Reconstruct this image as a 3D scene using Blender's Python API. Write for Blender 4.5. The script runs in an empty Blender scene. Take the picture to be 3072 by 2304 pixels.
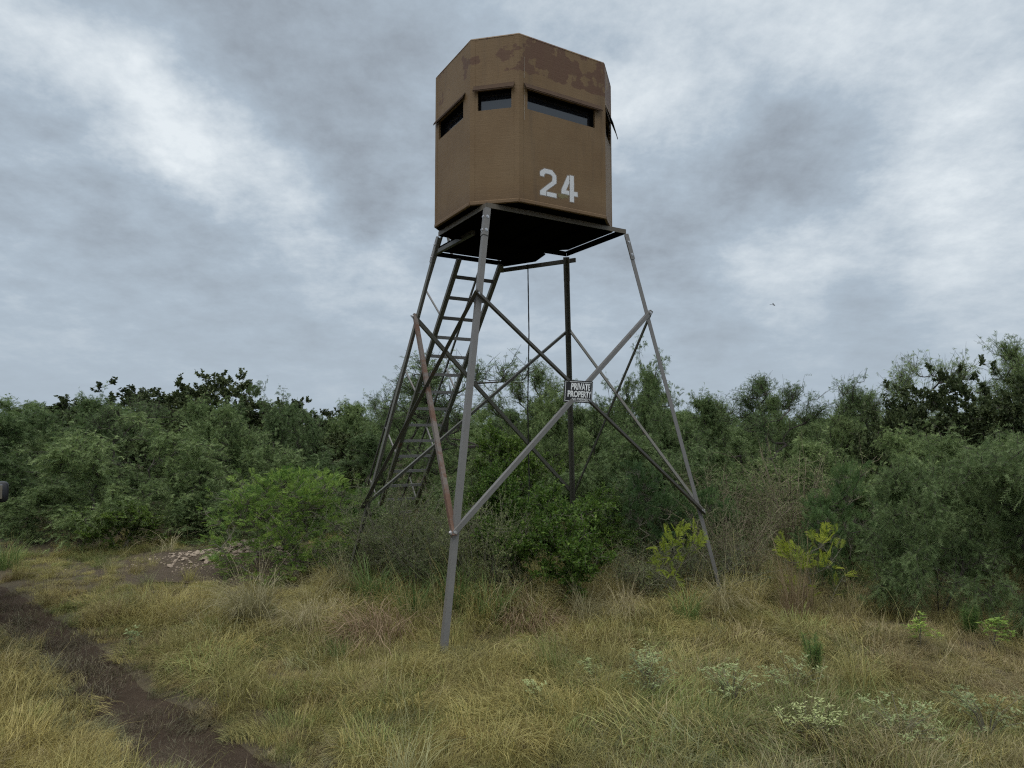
import bpy, math, random
import numpy as np
from mathutils import Vector, Matrix

# ------------------------------------------------------------------ camera, world, sun, exposure
scene = bpy.context.scene
CAM_H = 1.98
cam_d = bpy.data.cameras.new('camera')
cam = bpy.data.objects.new('camera', cam_d)
scene.collection.objects.link(cam)
cam_d.sensor_fit = 'HORIZONTAL'
cam_d.sensor_width = 36.0
cam_d.lens = 36.0 * 2007.9 / 3072.0
cam_d.clip_start = 0.05
cam_d.clip_end = 2000
cam.location = (0, 0, CAM_H)
cam.rotation_mode = 'XYZ'
cam.matrix_world = (Matrix.Translation((0, 0, CAM_H)) @ Matrix.Rotation(math.pi / 2 + 0.0587, 4, 'X')
                    @ Matrix.Rotation(0.0041, 4, 'Z'))
scene.camera = cam

SUN_EL, SUN_AZ = math.radians(76), math.radians(200)   # azimuth clockwise from +Y
world = bpy.data.worlds.new('World')
scene.world = world
world.use_nodes = True


def build_world():
    nt = world.node_tree
    N = nt.nodes
    L = nt.links
    N.clear()
    out = N.new('ShaderNodeOutputWorld')
    bg = N.new('ShaderNodeBackground')
    bg.inputs['Strength'].default_value = 0.060
    L.new(bg.outputs[0], out.inputs[0])
    sky = N.new('ShaderNodeTexSky')
    sky.sky_type = 'NISHITA'
    sky.sun_disc = False
    sky.sun_elevation = SUN_EL
    sky.sun_rotation = SUN_AZ
    sky.air_density = 1.0
    sky.dust_density = 3.0
    tc = N.new('ShaderNodeTexCoord')

    def math_(op, a, b=None, c=None):
        n = N.new('ShaderNodeMath')
        n.operation = op
        for i, v in enumerate((a, b, c)):
            if v is None:
                continue
            if isinstance(v, (int, float)):
                n.inputs[i].default_value = v
            else:
                L.new(v, n.inputs[i])
        return n.outputs[0]

    def vmath(op, a, b=None):
        n = N.new('ShaderNodeVectorMath')
        n.operation = op
        for i, v in enumerate((a, b)):
            if v is None:
                continue
            if isinstance(v, tuple):
                n.inputs[i].default_value = v
            else:
                L.new(v, n.inputs[i])
        return n

    d = vmath('NORMALIZE', tc.outputs['Generated']).outputs[0]

    def noise(vec, scale, detail, rough, off=(0, 0, 0), dist=0.0, dim='3D'):
        m = N.new('ShaderNodeMapping')
        m.inputs['Location'].default_value = off
        L.new(vec, m.inputs['Vector'])
        n = N.new('ShaderNodeTexNoise')
        n.noise_dimensions = dim
        n.inputs['Scale'].default_value = scale
        n.inputs['Detail'].default_value = detail
        n.inputs['Roughness'].default_value = rough
        n.inputs['Distortion'].default_value = dist
        L.new(m.outputs[0], n.inputs['Vector'])
        return n

    # the cloud deck as a layer overhead: directions projected on a plane, flattened toward the horizon
    sep = N.new('ShaderNodeSeparateXYZ')
    L.new(d, sep.inputs[0])
    zc = math_('MAXIMUM', sep.outputs[2], 0.0)
    den = math_('ADD', zc, 0.30)
    cb = N.new('ShaderNodeCombineXYZ')
    L.new(math_('DIVIDE', sep.outputs[0], den), cb.inputs[0])
    L.new(math_('DIVIDE', sep.outputs[1], den), cb.inputs[1])
    deck = cb.outputs[0]
    warp = noise(d, 6.5, 5, 0.62, (3, 1, 7))
    w = vmath('SUBTRACT', warp.outputs['Color'], (0.5, 0.5, 0.5)).outputs[0]
    sc = N.new('ShaderNodeVectorMath')
    sc.operation = 'SCALE'
    L.new(w, sc.inputs[0])
    sc.inputs['Scale'].default_value = 0.13
    dw = vmath('NORMALIZE', vmath('ADD', d, sc.outputs[0]).outputs[0]).outputs[0]
    n1 = noise(deck, 1.5, 6, 0.56, (4.3, 2.2, 0), 0.0, '2D').outputs['Fac']
    n2 = noise(deck, 6.0, 6, 0.66, (1.3, 9.2, 0), 0.0, '2D').outputs['Fac']
    s = math_('MULTIPLY', math_('SUBTRACT', n1, 0.5), 1.15)
    s = math_('ADD', s, math_('MULTIPLY', math_('SUBTRACT', n2, 0.5), 1.0))
    # clouds thin out their contrast toward the horizon
    fade = math_('SMOOTH_MIN', math_('MULTIPLY', zc, 3.6), 1.0, 0.3)
    s = math_('MULTIPLY', s, math_('ADD', math_('MULTIPLY', fade, 0.85), 0.10))
    # broad bright breaks and heavier masses in the deck: (direction, tightness, amount)
    for c, k, a in SKY_MASSES:
        dt = vmath('DOT_PRODUCT', dw, c).outputs['Value']
        e = math_('EXPONENT', math_('MULTIPLY', math_('SUBTRACT', dt, 1.0), k))
        s = math_('MULTIPLY_ADD', e, a, s)
    ramp = N.new('ShaderNodeValToRGB')
    L.new(math_('MULTIPLY_ADD', s, 0.74, 0.46), ramp.inputs[0])
    cr = ramp.color_ramp
    cr.elements[0].position = 0.0
    cr.elements[0].color = (0.275, 0.312, 0.358, 1)
    cr.elements[1].position = 0.97
    cr.elements[1].color = (0.80, 0.86, 0.90, 1)
    e = cr.elements.new(0.47)
    e.color = (0.428, 0.508, 0.590, 1)
    big = N.new('ShaderNodeVectorMath')
    big.operation = 'SCALE'
    L.new(ramp.outputs[0], big.inputs[0])
    big.inputs['Scale'].default_value = 10.0
    mix = N.new('ShaderNodeMix')
    mix.data_type = 'RGBA'
    mix.inputs['Factor'].default_value = 0.96
    L.new(sky.outputs[0], mix.inputs['A'])
    L.new(big.outputs[0], mix.inputs['B'])
    L.new(mix.outputs['Result'], bg.inputs['Color'])


SKY_MASSES = [
    # bright break running from the upper left down to the tower
    ((-0.554, 0.685, 0.474), 420, 0.20), ((-0.528, 0.718, 0.454), 420, 0.20), ((-0.504, 0.748, 0.432), 420, 0.26),
    ((-0.468, 0.781, 0.412), 420, 0.38), ((-0.438, 0.810, 0.390), 520, 0.52), ((-0.402, 0.838, 0.369), 420, 0.36),
    ((-0.368, 0.862, 0.349), 420, 0.36), ((-0.320, 0.892, 0.318), 500, 0.30), ((-0.273, 0.919, 0.284), 500, 0.30),
    ((-0.215, 0.944, 0.250), 500, 0.26), ((-0.160, 0.963, 0.217), 420, 0.24),
    # bright breaks right of the tower
    ((0.163, 0.895, 0.415), 260, 0.42), ((0.20, 0.91, 0.36), 400, 0.22), ((0.365, 0.899, 0.243), 190, 0.50), ((0.42, 0.88, 0.215), 300, 0.25),
    ((0.535, 0.808, 0.248), 170, 0.38), ((0.50, 0.72, 0.48), 50, 0.22), ((0.28, 0.82, 0.50), 70, 0.24), ((0.50, 0.79, 0.35), 200, 0.15),
    # heavier grey masses
    ((-0.245, 0.868, 0.432), 60, -0.26), ((-0.33, 0.82, 0.47), 90, -0.14), ((-0.208, 0.933, 0.293), 480, -0.40), ((-0.165, 0.945, 0.275), 500, -0.34),
    ((-0.52, 0.80, 0.29), 70, -0.22), ((0.232, 0.938, 0.256), 200, -0.36), ((0.21, 0.95, 0.20), 260, -0.26),
    ((0.418, 0.853, 0.314), 190, -0.42), ((0.465, 0.868, 0.176), 420, -0.30), ((0.36, 0.86, 0.37), 200, -0.20), ((0.30, 0.945, 0.135), 500, -0.18),
]
build_world()
world.cycles.sampling_method = 'MANUAL'
world.cycles.sample_map_resolution = 128

sun_d = bpy.data.lights.new('sun', 'SUN')
sun_d.energy = 1.5
sun_d.angle = math.radians(80)
sun_d.color = (1.0, 0.97, 0.93)
sun = bpy.data.objects.new('sun', sun_d)
scene.collection.objects.link(sun)
sd = Vector((math.sin(SUN_AZ) * math.cos(SUN_EL), math.cos(SUN_AZ) * math.cos(SUN_EL), math.sin(SUN_EL)))
sun.rotation_euler = (-sd).to_track_quat('-Z', 'Y').to_euler()
sun.location = sd * 50

vs = scene.view_settings
vs.view_transform = 'Standard'
vs.look = 'None'
vs.exposure = 0.75
vs.gamma = 1.0
vs.use_curve_mapping = False
scene.cycles.use_denoising = False
scene.cycles.filter_width = 1.2
scene.cycles.use_adaptive_sampling = True
scene.cycles.adaptive_threshold = 0.02
scene.cycles.max_bounces = 4
scene.cycles.diffuse_bounces = 2
scene.cycles.glossy_bounces = 2
scene.cycles.transmission_bounces = 3
scene.cycles.transparent_max_bounces = 6

# ------------------------------------------------------------------ helpers
COL = scene.collection


def tag(o, label=None, cat=None, group=None, kind=None):
    if label:
        o['label'] = label
    if cat:
        o['category'] = cat
    if group:
        o['group'] = group
    if kind:
        o['kind'] = kind
    return o


def empty(name, loc=(0, 0, 0), rot=(0, 0, 0)):
    o = bpy.data.objects.new(name, None)
    COL.objects.link(o)
    o.location = loc
    o.rotation_euler = rot
    o.empty_display_size = 0.2
    return o


def link(name, me, parent=None, loc=None):
    o = bpy.data.objects.new(name, me)
    COL.objects.link(o)
    if parent:
        o.parent = parent
    if loc is not None:
        o.location = loc
    return o


def np_mesh(name, V, F, mat=None, attrs=None, smooth=False):
    """V (n,3) float, F (m,k) int with a constant k"""
    V = np.asarray(V, np.float32)
    F = np.asarray(F, np.int32)
    me = bpy.data.meshes.new(name)
    me.vertices.add(len(V))
    me.vertices.foreach_set('co', V.ravel())
    m, k = F.shape
    me.loops.add(m * k)
    me.loops.foreach_set('vertex_index', F.ravel())
    me.polygons.add(m)
    me.polygons.foreach_set('loop_start', np.arange(0, m * k, k, dtype=np.int32))
    me.polygons.foreach_set('loop_total', np.full(m, k, np.int32))
    me.polygons.foreach_set('use_smooth', np.full(m, smooth, bool))
    if attrs:
        for an, (dom, typ, data) in attrs.items():
            a = me.attributes.new(an, typ, dom)
            key = 'color' if typ == 'FLOAT_COLOR' else ('vector' if typ == 'FLOAT_VECTOR' else 'value')
            a.data.foreach_set(key, np.asarray(data, np.float32 if typ != 'INT' else np.int32).ravel())
    me.update(calc_edges=True)
    if mat:
        me.materials.append(mat)
    return me


def poly_mesh(name, V, F, mat=None, smooth=False):
    me = bpy.data.meshes.new(name)
    me.from_pydata([tuple(v) for v in V], [], [tuple(f) for f in F])
    me.update()
    if mat:
        me.materials.append(mat)
    if smooth:
        me.polygons.foreach_set('use_smooth', np.ones(len(me.polygons), bool))
    return me


class MB:
    """collects boxes, bars and tubes into one mesh"""

    def __init__(self):
        self.V = []
        self.F = []

    def add(self, V, F):
        n = len(self.V)
        self.V += [tuple(v) for v in V]
        self.F += [tuple(i + n for i in f) for f in F]

    def box(self, a, b):
        x0, y0, z0 = a
        x1, y1, z1 = b
        self.add([(x0, y0, z0), (x1, y0, z0), (x1, y1, z0), (x0, y1, z0), (x0, y0, z1), (x1, y0, z1), (x1, y1, z1), (x0, y1, z1)],
                 [(3, 2, 1, 0), (4, 5, 6, 7), (0, 1, 5, 4), (1, 2, 6, 5), (2, 3, 7, 6), (3, 0, 4, 7)])

    def prism(self, p0, p1, prof, u, v):
        """extrude the closed profile [(a,b)] (in directions u,v) from p0 to p1"""
        p0, p1, u, v = Vector(p0), Vector(p1), Vector(u), Vector(v)
        n = len(prof)
        A = [p0 + u * a + v * b for a, b in prof]
        B = [p1 + u * a + v * b for a, b in prof]
        F = [tuple(range(n))[::-1], tuple(range(n, 2 * n))] + [(i, (i + 1) % n, n + (i + 1) % n, n + i) for i in range(n)]
        self.add(A + B, F)

    def bar(self, p0, p1, w, h, up=(0, 0, 1)):
        p0, p1 = Vector(p0), Vector(p1)
        d = (p1 - p0).normalized()
        u = d.cross(Vector(up))
        if u.length < 1e-4:
            u = d.cross(Vector((1, 0, 0)))
        u.normalize()
        v = u.cross(d).normalized()
        self.prism(p0, p1, [(-w / 2, -h / 2), (w / 2, -h / 2), (w / 2, h / 2), (-w / 2, h / 2)], u, v)

    def tube(self, p0, p1, r, n=8):
        p0, p1 = Vector(p0), Vector(p1)
        d = (p1 - p0).normalized()
        u = d.orthogonal().normalized()
        v = d.cross(u)
        self.prism(p0, p1, [(r * math.cos(2 * math.pi * i / n), r * math.sin(2 * math.pi * i / n)) for i in range(n)], u, v)

    def angle_iron(self, p0, p1, w, th, a, b):
        p0, p1 = Vector(p0), Vector(p1)
        d = (p1 - p0).normalized()
        a = Vector(a)
        a = (a - d * a.dot(d)).normalized()
        b = Vector(b)
        b = (b - d * b.dot(d) - a * b.dot(a)).normalized()
        self.prism(p0, p1, [(0, 0), (w, 0), (w, th), (th, th), (th, w), (0, w)], a, b)

    def build(self, name, mat, parent=None, smooth=False, bevel=0):
        me = poly_mesh(name, self.V, self.F, mat, smooth)
        o = link(name, me, parent)
        if bevel:
            m = o.modifiers.new('bevel', 'BEVEL')
            m.width = bevel
            m.segments = 2
            m.limit_method = 'ANGLE'
        return o


def vnoise(x, y, scale, seed=0):
    """smooth value noise 0..1 for numpy arrays"""
    x = np.asarray(x, float) / scale
    y = np.asarray(y, float) / scale
    xi = np.floor(x).astype(np.int64)
    yi = np.floor(y).astype(np.int64)
    fx = x - xi
    fy = y - yi
    fx = fx * fx * (3 - 2 * fx)
    fy = fy * fy * (3 - 2 * fy)

    def h(a, b):
        n = (a * 374761393 + b * 668265263 + seed * 974711) & 0x7fffffff
        n = ((n ^ (n >> 13)) * 1274126177) & 0x7fffffff
        return ((n ^ (n >> 16)) & 0xffff) / 65535.0
    return (h(xi, yi) * (1 - fx) + h(xi + 1, yi) * fx) * (1 - fy) + (h(xi, yi + 1) * (1 - fx) + h(xi + 1, yi + 1) * fx) * fy


# the wheel rut: a line through the near-left corner running away to the left
RUT0 = np.array([-1.60, 4.0])
RUTD = np.array([-0.757, 0.653])
RUTD = RUTD / np.linalg.norm(RUTD)
RUTN = np.array([RUTD[1], -RUTD[0]])     # to the right of travel


def rut_uv(x, y):
    dx = np.asarray(x) - RUT0[0]
    dy = np.asarray(y) - RUT0[1]
    t = dx * RUTD[0] + dy * RUTD[1]
    s = dx * RUTN[0] + dy * RUTN[1]
    s = s + 0.03 * np.sin(t * 0.8 + 0.5)
    return t, s


PILE = (-3.95, 9.4)


def gz(x, y):
    x = np.asarray(x, float)
    y = np.asarray(y, float)
    r = np.hypot(x, y)
    z = 0.10 * (vnoise(x, y, 2.3, 1) - 0.5) + 0.05 * (vnoise(x, y, 0.7, 2) - 0.5)
    z = z * np.clip((40 - r) / 20, 0, 1)
    t, s = rut_uv(x, y)
    z = z - 0.07 * np.exp(-(s / 0.34) ** 2) - 0.07 * np.exp(-((s + 1.75) / 0.34) ** 2)
    return z


def gz1(x, y):
    return float(gz(np.array([x]), np.array([y]))[0])


# ------------------------------------------------------------------ materials
def new_mat(name):
    m = bpy.data.materials.new(name)
    m.use_nodes = True
    nt = m.node_tree
    b = nt.nodes['Principled BSDF']
    return m, nt, b


def nd(nt, typ, **kw):
    n = nt.nodes.new(typ)
    for k, v in kw.items():
        setattr(n, k, v)
    return n


def tex_noise(nt, scale, detail=4, rough=0.55, coord='Object', stretch=None, loc=None):
    tc = nd(nt, 'ShaderNodeTexCoord')
    v = tc.outputs[coord]
    if stretch or loc:
        mp = nd(nt, 'ShaderNodeMapping')
        if stretch:
            mp.inputs['Scale'].default_value = stretch
        if loc:
            mp.inputs['Location'].default_value = loc
        nt.links.new(v, mp.inputs[0])
        v = mp.outputs[0]
    n = nd(nt, 'ShaderNodeTexNoise')
    n.inputs['Scale'].default_value = scale
    n.inputs['Detail'].default_value = detail
    n.inputs['Roughness'].default_value = rough
    nt.links.new(v, n.inputs['Vector'])
    return n.outputs['Fac']


def ramp(nt, fac, stops):
    r = nd(nt, 'ShaderNodeValToRGB')
    cr = r.color_ramp
    while len(cr.elements) < len(stops):
        cr.elements.new(0.5)
    for e, (p, c) in zip(cr.elements, stops):
        e.position = p
        e.color = (*c, 1) if len(c) == 3 else c
    nt.links.new(fac, r.inputs[0])
    return r.outputs[0]


def mixc(nt, fac, a, b, blend='MIX'):
    m = nd(nt, 'ShaderNodeMix', data_type='RGBA', blend_type=blend)
    for i, v in (('Factor', fac), ('A', a), ('B', b)):
        if isinstance(v, (int, float)):
            m.inputs[i].default_value = v
        elif isinstance(v, tuple):
            m.inputs[i].default_value = (*v, 1)
        else:
            nt.links.new(v, m.inputs[i])
    return m.outputs['Result']


def bump(nt, b, h, strength=0.3, dist=0.01):
    n = nd(nt, 'ShaderNodeBump')
    n.inputs['Strength'].default_value = strength
    n.inputs['Distance'].default_value = dist
    nt.links.new(h, n.inputs['Height'])
    nt.links.new(n.outputs[0], b.inputs['Normal'])


def mth(nt, op, a, b=None):
    n = nd(nt, 'ShaderNodeMath', operation=op)
    for i, v in enumerate((a, b)):
        if v is None:
            continue
        if isinstance(v, (int, float)):
            n.inputs[i].default_value = v
        else:
            nt.links.new(v, n.inputs[i])
    return n.outputs[0]


def steel(name, base, rust_amt, rough=0.5):
    m, nt, b = new_mat(name)
    n1 = tex_noise(nt, 9, 6, 0.65)
    n2 = tex_noise(nt, 55, 3, 0.6)
    c = mixc(nt, n1, tuple(x * 0.82 for x in base), tuple(min(1, x * 1.15) for x in base))
    spots = ramp(nt, n2, [(0.62, (0, 0, 0)), (0.68, (1, 1, 1))])
    c = mixc(nt, mth(nt, 'MULTIPLY', spots, 0.35), c, (0.03, 0.028, 0.026))
    n3 = tex_noise(nt, 3.5, 6, 0.7, loc=(5, 3, 1))
    rm = ramp(nt, n3, [(0.66 - rust_amt, (0, 0, 0)), (0.76 - rust_amt, (1, 1, 1))])
    rc = mixc(nt, n2, (0.085, 0.042, 0.026), (0.160, 0.092, 0.060))
    c = mixc(nt, rm, c, rc)
    nt.links.new(c, b.inputs['Base Color'])
    b.inputs['Roughness'].default_value = rough
    b.inputs['Metallic'].default_value = 0.15
    bump(nt, b, n2, 0.15, 0.002)
    return m


def flat(name, col, rough=0.6, metallic=0.0, spec=0.5, var=0.15, scale=12):
    m, nt, b = new_mat(name)
    n = tex_noise(nt, scale, 5, 0.6)
    c = mixc(nt, n, tuple(x * (1 - var) for x in col), tuple(min(1, x * (1 + var)) for x in col))
    nt.links.new(c, b.inputs['Base Color'])
    b.inputs['Roughness'].default_value = rough
    b.inputs['Metallic'].default_value = metallic
    b.inputs['Specular IOR Level'].default_value = spec
    return m


M = {}
M['steel'] = steel('grey_painted_steel', (0.172, 0.165, 0.155), 0.03)
M['steel_olive'] = steel('olive_grey_steel', (0.115, 0.11, 0.088), 0.06)
M['beam'] = steel('brown_platform_steel', (0.125, 0.104, 0.076), 0.05)
M['steel_dark'] = steel('dark_brown_steel', (0.075, 0.07, 0.06), 0.04)
M['steel_rust'] = steel('rusted_steel', (0.15, 0.128, 0.112), 0.20, 0.75)
M['under'] = flat('underside_painted_shade', (0.005, 0.0045, 0.004), 1.0, spec=0.0)  # near-black colour paints in the deep shade beneath platform and blind
M['bolt'] = flat('zinc_bolt', (0.55, 0.55, 0.56), 0.35, 0.8)
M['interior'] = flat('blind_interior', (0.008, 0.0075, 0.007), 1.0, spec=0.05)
M['rope'] = flat('rope_fibre', (0.02, 0.018, 0.016), 0.95)


def wall_material():
    m, nt, b = new_mat('brown_wall_paint')
    tc = nd(nt, 'ShaderNodeTexCoord')
    streak = tex_noise(nt, 14, 5, 0.6, stretch=(1, 1, 0.12))
    brush = tex_noise(nt, 30, 5, 0.65, stretch=(0.22, 0.22, 2.8))
    blot = tex_noise(nt, 2.2, 5, 0.6)
    base = mixc(nt, streak, (0.158, 0.090, 0.036), (0.226, 0.136, 0.056))
    base = mixc(nt, mth(nt, 'MULTIPLY', blot, 0.5), base, (0.145, 0.098, 0.050))
    base = mixc(nt, mth(nt, 'MULTIPLY', brush, 0.38), base, (0.085, 0.053, 0.025))
    drip = tex_noise(nt, 9, 5, 0.7, stretch=(1, 1, 0.06), loc=(3, 1, 0))
    dm = ramp(nt, drip, [(0.56, (0, 0, 0)), (0.72, (1, 1, 1))])
    base = mixc(nt, mth(nt, 'MULTIPLY', dm, 0.55), base, (0.090, 0.060, 0.034))
    fd = tex_noise(nt, 1.1, 4, 0.6, loc=(7, 2, 4))
    base = mixc(nt, ramp(nt, fd, [(0.45, (0, 0, 0)), (0.75, (0.5, 0.5, 0.5))]), base, (0.235, 0.160, 0.085))
    # older red-brown coat showing through in shaped patches on the upper band
    sep = nd(nt, 'ShaderNodeSeparateXYZ')
    nt.links.new(tc.outputs['Object'], sep.inputs[0])
    h = nd(nt, 'ShaderNodeMapRange')
    h.inputs['From Min'].default_value = 1.28
    h.inputs['From Max'].default_value = 1.44
    nt.links.new(sep.outputs[2], h.inputs['Value'])
    px = nd(nt, 'ShaderNodeMapRange')
    px.inputs['From Min'].default_value = -0.75
    px.inputs['From Max'].default_value = -0.35
    nt.links.new(sep.outputs[0], px.inputs['Value'])
    pn = tex_noise(nt, 4.6, 5, 0.55, loc=(0.3, 2.4, 0.7))
    v = mth(nt, 'ADD', mth(nt, 'MULTIPLY', pn, 1.0), mth(nt, 'MULTIPLY', h.outputs[0], 0.08))
    v = mth(nt, 'ADD', v, mth(nt, 'MULTIPLY', px.outputs[0], 0.10))
    v = mth(nt, 'SUBTRACT', v, mth(nt, 'MULTIPLY', mth(nt, 'SUBTRACT', 1.0, h.outputs[0]), 0.5))
    mask = mth(nt, 'MULTIPLY', ramp(nt, v, [(0.645, (0, 0, 0)), (0.668, (1, 1, 1))]), mth(nt, 'ADD', 0.55, mth(nt, 'MULTIPLY', streak, 0.7)))
    red = mixc(nt, streak, (0.088, 0.042, 0.022), (0.128, 0.063, 0.034))
    c = mixc(nt, mask, base, red)
    # rusty brown staining toward the bottom lip
    lo = nd(nt, 'ShaderNodeMapRange')
    lo.inputs['From Min'].default_value = 0.22
    lo.inputs['From Max'].default_value = 0.0
    nt.links.new(sep.outputs[2], lo.inputs['Value'])
    c = mixc(nt, mth(nt, 'MULTIPLY', mth(nt, 'MULTIPLY', lo.outputs[0], blot), 0.7), c, (0.10, 0.055, 0.03))
    # chips
    ch = tex_noise(nt, 70, 2, 0.5)
    cm = ramp(nt, ch, [(0.78, (0, 0, 0)), (0.80, (1, 1, 1))])
    c = mixc(nt, mth(nt, 'MULTIPLY', cm, 0.6), c, (0.4, 0.36, 0.28))
    nt.links.new(c, b.inputs['Base Color'])
    b.inputs['Roughness'].default_value = 0.62
    b.inputs['Specular IOR Level'].default_value = 0.35
    bump(nt, b, mth(nt, 'ADD', brush, mth(nt, 'MULTIPLY', streak, 0.6)), 0.35, 0.005)
    return m


M['wall'] = wall_material()
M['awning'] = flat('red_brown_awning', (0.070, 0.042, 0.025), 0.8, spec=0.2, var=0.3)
gm, gnt, gb = new_mat('tinted_window_glass')
gb.inputs['Base Color'].default_value = (0.012, 0.013, 0.016, 1)
gb.inputs['IOR'].default_value = 1.9
gn = tex_noise(gnt, 30, 4, 0.7)
gnt.links.new(ramp(gnt, gn, [(0.4, (0.03, 0.03, 0.03)), (0.8, (0.22, 0.22, 0.22))]), gb.inputs['Roughness'])
M['glass'] = gm


def paint_alpha(name, col):
    """thin paint whose edge fades by the vertex attribute 'alpha' (sprayed stencil edge)"""
    m, nt, b = new_mat(name)
    n = tex_noise(nt, 40, 5, 0.7)
    c = mixc(nt, n, tuple(x * 0.8 for x in col), col)
    nt.links.new(c, b.inputs['Base Color'])
    b.inputs['Roughness'].default_value = 0.7
    at = nd(nt, 'ShaderNodeAttribute', attribute_name='alpha')
    n2 = tex_noise(nt, 160, 3, 0.7)
    a = mth(nt, 'ADD', at.outputs['Fac'], mth(nt, 'MULTIPLY', mth(nt, 'SUBTRACT', n2, 0.55), 0.5))
    a = mth(nt, 'MINIMUM', mth(nt, 'MAXIMUM', mth(nt, 'MULTIPLY', a, at.outputs['Fac']), 0.0), 1.0)
    nt.links.new(a, b.inputs['Alpha'])
    return m


M['stencil'] = paint_alpha('white_stencil_paint', (0.72, 0.73, 0.74))
M['scuff'] = paint_alpha('pale_scuff', (0.30, 0.27, 0.13))
M['drip'] = paint_alpha('white_drip', (0.55, 0.5, 0.42))
M['sign_black'] = flat('sign_black', (0.016, 0.016, 0.018), 0.45)
M['sign_white'] = flat('sign_white', (0.80, 0.81, 0.81), 0.5, var=0.06)


def leaf_mat(name, dark, light, trans=0.30, lo=0.72, hi=1.30):
    m, nt, b = new_mat(name)
    at = nd(nt, 'ShaderNodeAttribute', attribute_name='v')
    oi = nd(nt, 'ShaderNodeObjectInfo')
    c = ramp(nt, at.outputs['Fac'], [(0.0, dark), (1.0, light)])
    hs = nd(nt, 'ShaderNodeHueSaturation')
    mr = nd(nt, 'ShaderNodeMapRange')
    mr.inputs['To Min'].default_value = lo
    mr.inputs['To Max'].default_value = hi
    nt.links.new(oi.outputs['Random'], mr.inputs['Value'])
    nt.links.new(mr.outputs[0], hs.inputs['Value'])
    mr2 = nd(nt, 'ShaderNodeMapRange')
    mr2.inputs['To Min'].default_value = 0.508
    mr2.inputs['To Max'].default_value = 0.486
    nt.links.new(oi.outputs['Random'], mr2.inputs['Value'])
    nt.links.new(mr2.outputs[0], hs.inputs['Hue'])
    nt.links.new(c, hs.inputs['Color'])
    nt.links.new(hs.outputs[0], b.inputs['Base Color'])
    b.inputs['Roughness'].default_value = 0.6
    b.inputs['Specular IOR Level'].default_value = 0.3
    tr = nd(nt, 'ShaderNodeBsdfTranslucent')
    nt.links.new(hs.outputs[0], tr.inputs['Color'])
    mx = nd(nt, 'ShaderNodeMixShader')
    mx.inputs[0].default_value = trans
    nt.links.new(b.outputs[0], mx.inputs[1])
    nt.links.new(tr.outputs[0], mx.inputs[2])
    nt.links.new(mx.outputs[0], nt.nodes['Material Output'].inputs['Surface'])
    return m


M['leaf_mesquite'] = leaf_mat('mesquite_leaflets', (0.084, 0.142, 0.047), (0.268, 0.352, 0.136))
M['leaf_near'] = leaf_mat('near_mesquite_leaflets', (0.085, 0.140, 0.046), (0.285, 0.370, 0.150))
M['leaf_evergreen'] = leaf_mat('evergreen_leaves', (0.032, 0.052, 0.019), (0.120, 0.148, 0.054), 0.2)
M['leaf_fern'] = leaf_mat('ferny_leaves', (0.090, 0.180, 0.036), (0.310, 0.430, 0.085), 0.3, 0.98, 1.15)
M['leaf_fern_dark'] = leaf_mat('dark_ferny_leaves', (0.062, 0.125, 0.042), (0.175, 0.260, 0.090))
M['leaf_fern_yellow'] = leaf_mat('yellow_ferny_leaves', (0.21, 0.28, 0.035), (0.46, 0.52, 0.075), 0.3, 0.95, 1.05)
M['leaf_small'] = leaf_mat('small_green_leaves', (0.045, 0.105, 0.016), (0.170, 0.260, 0.045), 0.3, 0.9, 1.15)
M['leaf_scrub'] = leaf_mat('grey_scrub_leaves', (0.12, 0.16, 0.055), (0.27, 0.305, 0.135))
M['leaf_pale'] = leaf_mat('pale_weed_leaves', (0.17, 0.225, 0.075), (0.40, 0.45, 0.215), 0.2)
M['bark'] = flat('dark_bark', (0.052, 0.043, 0.036), 0.9, var=0.4, scale=25)
M['twig'] = flat('grey_twigs', (0.150, 0.138, 0.100), 0.9, var=0.35, scale=15)
M['twig_brown'] = flat('brown_twigs', (0.20, 0.165, 0.110), 0.9, var=0.35, scale=15)


def grass_mat():
    m, nt, b = new_mat('grass_blades')
    at = nd(nt, 'ShaderNodeAttribute', attribute_name='col', attribute_type='INSTANCER')
    bl = nd(nt, 'ShaderNodeAttribute', attribute_name='v')
    dl = mixc(nt, 1.0, at.outputs['Color'], (1.45, 1.5, 1.75), 'MULTIPLY')
    c = mixc(nt, bl.outputs['Fac'], at.outputs['Color'], dl)
    d = nd(nt, 'ShaderNodeAttribute', attribute_name='d')
    c = mixc(nt, mth(nt, 'MULTIPLY', d.outputs['Fac'], 1.0), c, at.outputs['Color'], 'MULTIPLY')
    nt.links.new(c, b.inputs['Base Color'])
    b.inputs['Roughness'].default_value = 0.65
    b.inputs['Specular IOR Level'].default_value = 0.25
    tr = nd(nt, 'ShaderNodeBsdfTranslucent')
    nt.links.new(c, tr.inputs['Color'])
    mx = nd(nt, 'ShaderNodeMixShader')
    mx.inputs[0].default_value = 0.3
    nt.links.new(b.outputs[0], mx.inputs[1])
    nt.links.new(tr.outputs[0], mx.inputs[2])
    nt.links.new(mx.outputs[0], nt.nodes['Material Output'].inputs['Surface'])
    return m


M['grass'] = grass_mat()


def ground_mat():
    m, nt, b = new_mat('thatch_ground')
    n1 = tex_noise(nt, 1.3, 6, 0.6)
    n2 = tex_noise(nt, 18, 6, 0.7)
    c = ramp(nt, n1, [(0.3, (0.080, 0.062, 0.034)), (0.55, (0.13, 0.104, 0.052)), (0.75, (0.105, 0.10, 0.05))])
    c = mixc(nt, n2, c, (0.05, 0.038, 0.024))
    nt.links.new(c, b.inputs['Base Color'])
    b.inputs['Roughness'].default_value = 0.95
    bump(nt, b, n2, 0.8, 0.05)
    return m


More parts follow.
